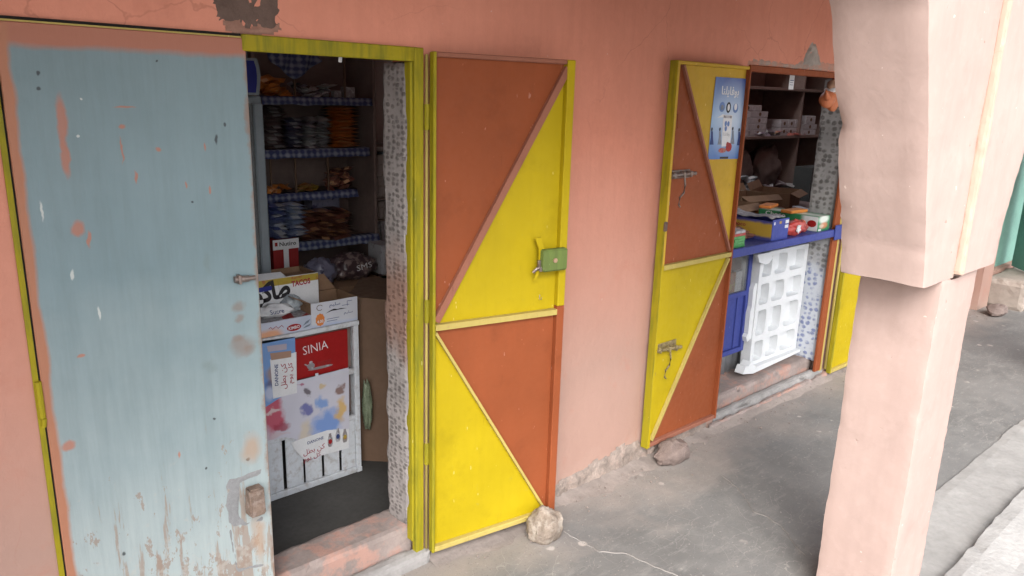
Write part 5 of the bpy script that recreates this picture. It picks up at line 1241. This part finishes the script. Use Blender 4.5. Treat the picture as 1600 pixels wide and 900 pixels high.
heap('sweet_packet', 3.72, 3.90, .12, .34, 1.02, 1.08, 14, (.10, .06, .03), M['pk_brown'], 'dark red packet between wafer stack and display box', 'packets between the wafer stack and the display box', 42)
for k, (x0, x1, y0, y1, mm, lb) in enumerate(((4.13, 4.46, .14, .36, 'pk_red', 'red foil packet in the loose layer behind the red snack bag'), (4.10, 4.44, .12, .34, 'pk_yellow', 'yellow packet in the loose layer behind the red snack bag'), (4.64, 4.68, .05, .30, 'pk_green', 'green packet squeezed between the green box and the jamb'))):
    heap('sweet_packet', x0, x1, y0, y1, 1.02, 1.075, (10, 8, 5)[k], (.09, .05, .022), M[mm], lb, lb.replace(' packet', ' packets', 1), 60 + k)
# back shelves of shop 2
bs = empty('shelf_unit', (7.0, 1.9, .05), label='dark shelf unit along the back of the second shop', cat='shelf unit')
for z in (1.475, 1.93, .94): obj('shelf', MB().bbox(5.0, 7.95, 1.70, 2.15, z - .025, z, .002), M['inwood'], bs, world=True)
obj('back_panel', MB().box(5.0, 7.95, 2.152, 2.165, .05, 2.3), M['inwood'], bs, world=True)
for x in (5.02, 6.10, 7.35, 7.93): obj('upright', MB().bbox(x - .012, x + .012, 1.71, 2.15, .05, 2.3, .002), M['inwood'], bs, world=True)
def rowb(x0, n, w_, z0, nz, h_, mat, lab, grp, y=1.74, dep=.2):
    me = MB().bbox(0, w_ - .006, 0, dep, 0, h_ - .003, .003).mesh('carton'); me.materials.append(mat)
    pm = MB().prism([(w_ / 2 + .022 * math.cos(k * .785), -.0012, h_ / 2 + .018 * math.sin(k * .785)) for k in range(8)], (0, .001, 0)).mesh('logo_print'); pm.materials.append(M['boardbrown'])
    for j in range(nz):
        for i in range(n):
            o = bpy.data.objects.new('carton', me); COL.objects.link(o); o.location = (x0 + i * w_ + rnd.uniform(-.008, .008), y, z0 + j * h_); reg(o, lab, 'carton', grp)
            c = bpy.data.objects.new('logo_print', pm); COL.objects.link(c); c.parent = o
pc = foil('pale_carton_bright', (.46, .46, .50), (.38, .37, .40), 30, .6)
rowb(6.16, 2, .30, 1.476, 4, .058, pc, 'pale carton with brown round logo in the stack at the left of the shelf', 'pale cartons stacked at the left of the back shelf')
rowb(6.16, 1, .48, 1.709, 1, .055, pc, 'wide pale carton on top of the left stack', 'pale cartons stacked at the left of the back shelf')
rowb(7.03, 3, .135, 1.476, 2, .078, pc, 'white upright carton in the trio in the middle of the back shelf', 'white cartons in the middle of the back shelf')
rowb(7.46, 1, .30, 1.476, 2, .055, pc, 'flat white carton at the right of the back shelf', 'white cartons at the right of the back shelf')
rowb(7.52, 1, .20, 1.5865, 1, .085, pc, 'topmost white carton beside the printed jamb', 'white cartons at the right of the back shelf')
heap('snack_packet', 6.30, 7.00, 1.62, 1.70, 1.476, 1.51, 16, (.16, .09, .03), M['pk_white'], 'white packet lying along the edge of the back shelf', 'white packets along the back shelf', 51)
heap('snack_packet', 7.0, 7.7, 1.62, 1.72, 1.476, 1.51, 14, (.16, .09, .03), M['pk_red'], 'red packet along the right half of the back shelf edge', 'red packets along the back shelf', 52)
for o_ in [o for o in bpy.data.objects if o.get('group') in ('white packets along the back shelf', 'red packets along the back shelf')]: o_.location.y += .14
for k, (x, lab) in enumerate(((6.45, 'black rounded sack on the lower back shelf, left one'), (6.98, 'black rounded sack on the lower back shelf beside the grey fridge'))):
    bag('sack', (x, 1.85, .941), (.24, .13, .25), M['sack'], lab, 30 + k, 'sack')
heap('plastic_pack', 6.18, 6.55, 1.60, 1.68, .95, 1.10, 12, (.16, .10, .05), M['plastic'], 'clear wrapped pack in the heap below the black sacks', 'clear wrapped packs on the low shelf', 53)
for o_ in [o for o in bpy.data.objects if o.get('group') == 'clear wrapped packs on the low shelf']: o_.location.y += .10
heap('plastic_pack', 6.65, 7.3, 1.72, 1.78, .945, .99, 10, (.16, .10, .03), M['pk_white'], 'small pale packet on the low shelf right of the clear packs', 'pale packets on the low shelf', 54)
fg = carton('chest_fridge', 7.30, 7.75, 1.50, 1.69, .0505, 1.17, paint('fridge_green_grey', (.09, .10, .10), .5, .1, 0), 'dark grey green fridge at the back right of the second shop', 'fridge')
ph = PY(1238, 127, .10)
nc = obj('paper_notice', MB().bbox(-.038, .038, -.0006, .0006, -.042, .040, .0002), M['white'], label='white paper notice hanging under the lintel of the second opening', cat='notice', loc=(PY(1237, 128, .12).x, .12, PY(1237, 128, .12).z), rot=(0, 0, .15))
obj('line_print', MB().box(-.028, .028, -.0014, -.0008, .006, .010).box(-.028, .02, -.0014, -.0008, -.006, -.003).box(-.028, .024, -.0014, -.0008, -.018, -.015), M['text_blue'], nc)
# orange toy hanging at the jamb
def skin_toy():
    c = PY(1296, 150, .02); e = empty('hanging_toy', (c.x, .02, c.z), 0, 'orange plastic toy creature with pointed horn hanging in the top corner of the opening', 'toy')
    def lump(cx, cz, r, rot=0., nm='body', m=None, ay=1., sd_=0):
        mb = MB(); vs = []; fs = []; nu, nv = 16, 10
        for j in range(nv + 1):
            th = math.pi * j / nv
            for i in range(nu):
                p_ = 2 * math.pi * i / nu; d = Vector((math.sin(th) * math.cos(p_), math.sin(th) * math.sin(p_), math.cos(th))); k = 1 + .12 * noise.noise(d * 2 + Vector((sd_, 0, 0)))
                x, z = d.x * r[0] * k, d.z * r[1] * k; vs.append((cx + x * math.cos(rot) - z * math.sin(rot), d.y * r[0] * .7 * k * ay, cz + x * math.sin(rot) + z * math.cos(rot)))
        for j in range(nv):
            for i in range(nu): fs.append((j * nu + i, j * nu + (i + 1) % nu, (j + 1) * nu + (i + 1) % nu, (j + 1) * nu + i))
        obj(nm, mb.add(vs, fs), m, e, smooth=True)
    og = paint('toy_orange_plastic', (.50, .16, .07), .4, .12, 0, 20); tn = paint('toy_tan', (.34, .20, .13), .5, .2, 0, 20)
    lump(-.02, -.02, (.060, .050), .2, 'head', og, 1, 1); lump(.045, -.025, (.050, .065), .2, 'body', og, 1, 2); lump(.045, .045, (.065, .055), -.3, 'body', tn, .8, 3)
    lump(.005, .035, (.028, .016), .3, 'white_patch', M['white'], 2.0, 4)
    obj('horn', MB().tube([(-.06, -.02, -.02), (-.078, -.02, .012), (-.09, -.02, .034)], [.02, .012, .002], 8), og, e, smooth=True)
    obj('ear', MB().tube([(.03, 0, .08), (.04, 0, .105)], [.018, .012], 8), M['darkred'], e, smooth=True)
    obj('string', MB().tube([(.045, 0, .09), (.045, 0, 1.93 - c.z)], .001, 5), M['white'], e)
skin_toy()

# ---------------- poster on leaf 2
YP = -.0362
pp = lambda a, b, y=YP: (PY(a, b, y).x, PY(a, b, y).z)
t = NT('blue_gradient_print', .3, .45); z_ = t.sep()[2]; x_ = t.sep()[0]
c_ = t.mix(t.rng(z_, .0, .20), (.035, .12, .36), (.26, .40, .58)); c_ = t.mix(t.rng(z_, .20, .38), c_, (.045, .085, .28))
c_ = t.mix(t.math('MULTIPLY', t.blob(t.P, (.15, .19), (.10, .11), .9), .75), c_, (.52, .60, .70)); c_ = t.mix(t.rng(t.noise(9, 3), .4, .7, 0, .25), c_, (.10, .22, .48)); bluep = t.out(c_)
P0 = pp(1110, 250)
po = obj('poster', MB().prism([(x, YP, z) for x, z in (pp(1117, 118), pp(1173, 122), pp(1167, 140), pp(1155, 250), pp(1104, 251), pp(1108, 200))], (0, .0008, 0)), M['white'], label='blue phone-app advertising poster stuck on the upper corner of the second open door leaf', cat='poster', loc=(P0[0], YP, P0[1]))
obj('picture', MB().prism([(x, YP - .0008, z) for x, z in (pp(1118.5, 120), pp(1171, 123.5), pp(1165, 140), pp(1153.5, 248), pp(1106, 249), pp(1110, 200))], (0, .0005, 0)), bluep, po, world=False) if False else None
pic = obj('picture', MB().prism([(x - P0[0], -.0008, z - P0[1]) for x, z in (pp(1118.5, 120), pp(1171, 123.5), pp(1165, 140), pp(1153.5, 248), pp(1106, 249), pp(1110, 200))], (0, .0005, 0)), bluep, po)
def pt(s, m, a, b, w_, h_, bold=0., rot=0.): q = pp(a, b); return text(s, M[m], po, (q[0] - P0[0], -.0016, q[1] - P0[1]), w_, h_, (0, rot, 0), bold)
pt(arabic('بوفايلنا'), 'white', 1141, 144, .150, .052, .02, R3(1))
def psh(l, m, nm, dy=-.0016): obj(nm, MB().prism([(pp(a, b)[0] - P0[0], dy, pp(a, b)[1] - P0[1]) for a, b in l], (0, .0005, 0)), M[m], po)
def pell(a, b, rx, rz, m, nm, dy=-.0016):
    q = pp(a, b); obj(nm, MB().prism([(q[0] - P0[0] + x, dy, q[1] - P0[1] + z) for x, z in ell(0, 0, rx, rz, 16)], (0, .0004, 0)), m if not isinstance(m, str) else M[m], po)
tile = flat('poster_icon_blue', (.12, .20, .42))
pell(1128, 167, .024, .024, tile, 'icon'); pell(1128, 168, .013, .013, 'bluegrey_box', 'icon', -.0022)
pell(1138, 168, .020, .026, 'black', 'icon'); pell(1138, 168, .010, .016, 'white', 'icon', -.0022)
pell(1149, 169, .023, .023, tile, 'icon'); pell(1149, 167, .013, .016, 'white', 'icon', -.0022)
psh([(1130, 179), (1144, 180), (1144, 183), (1140, 228), (1127, 229)], 'white', 'phone_print'); psh([(1130.5, 180), (1143, 181), (1142.8, 185), (1130.2, 184.4)], 'grey_box', 'phone_print', -.0022)
psh([(1120, 184), (1130, 178), (1130, 183)], 'white', 'cloud_print')
for a, b in ((1133.5, 193), (1137.5, 193.5), (1133.5, 201)): pell(a, b, .010, .013, tile, 'icon', -.0024)
pt(arabic('وفابلنا'), 'text_blue', 1134.5, 210, .055, .020)
pell(1128, 235, .034, .012, 'pk_red', 'hand_print', -.0024); pell(1138, 230, .026, .022, 'red', 'hand_print', -.0028); pell(1136, 226, .012, .014, 'darkred', 'hand_print', -.0030)
for (a, b, m) in ((1111.5, 213, 'text_blue'), (1124, 213, 'bluegrey_box'), (1144, 212, 'bluegrey_box'), (1154, 214, 'text_blue')):
    pell(a + .6, b - 11, .007, .009, 'black', 'figure_print')
    psh([(a - .6, b - 8), (a + 2, b - 8), (a + 2.2, b + 2), (a + 3, b + 13), (a - 3, b + 13), (a - 1, b + 2)], m, 'figure_print')
psh([(1124.5, 245), (1137.5, 244.6), (1137, 248), (1124.5, 248)], 'black', 'strip_print')
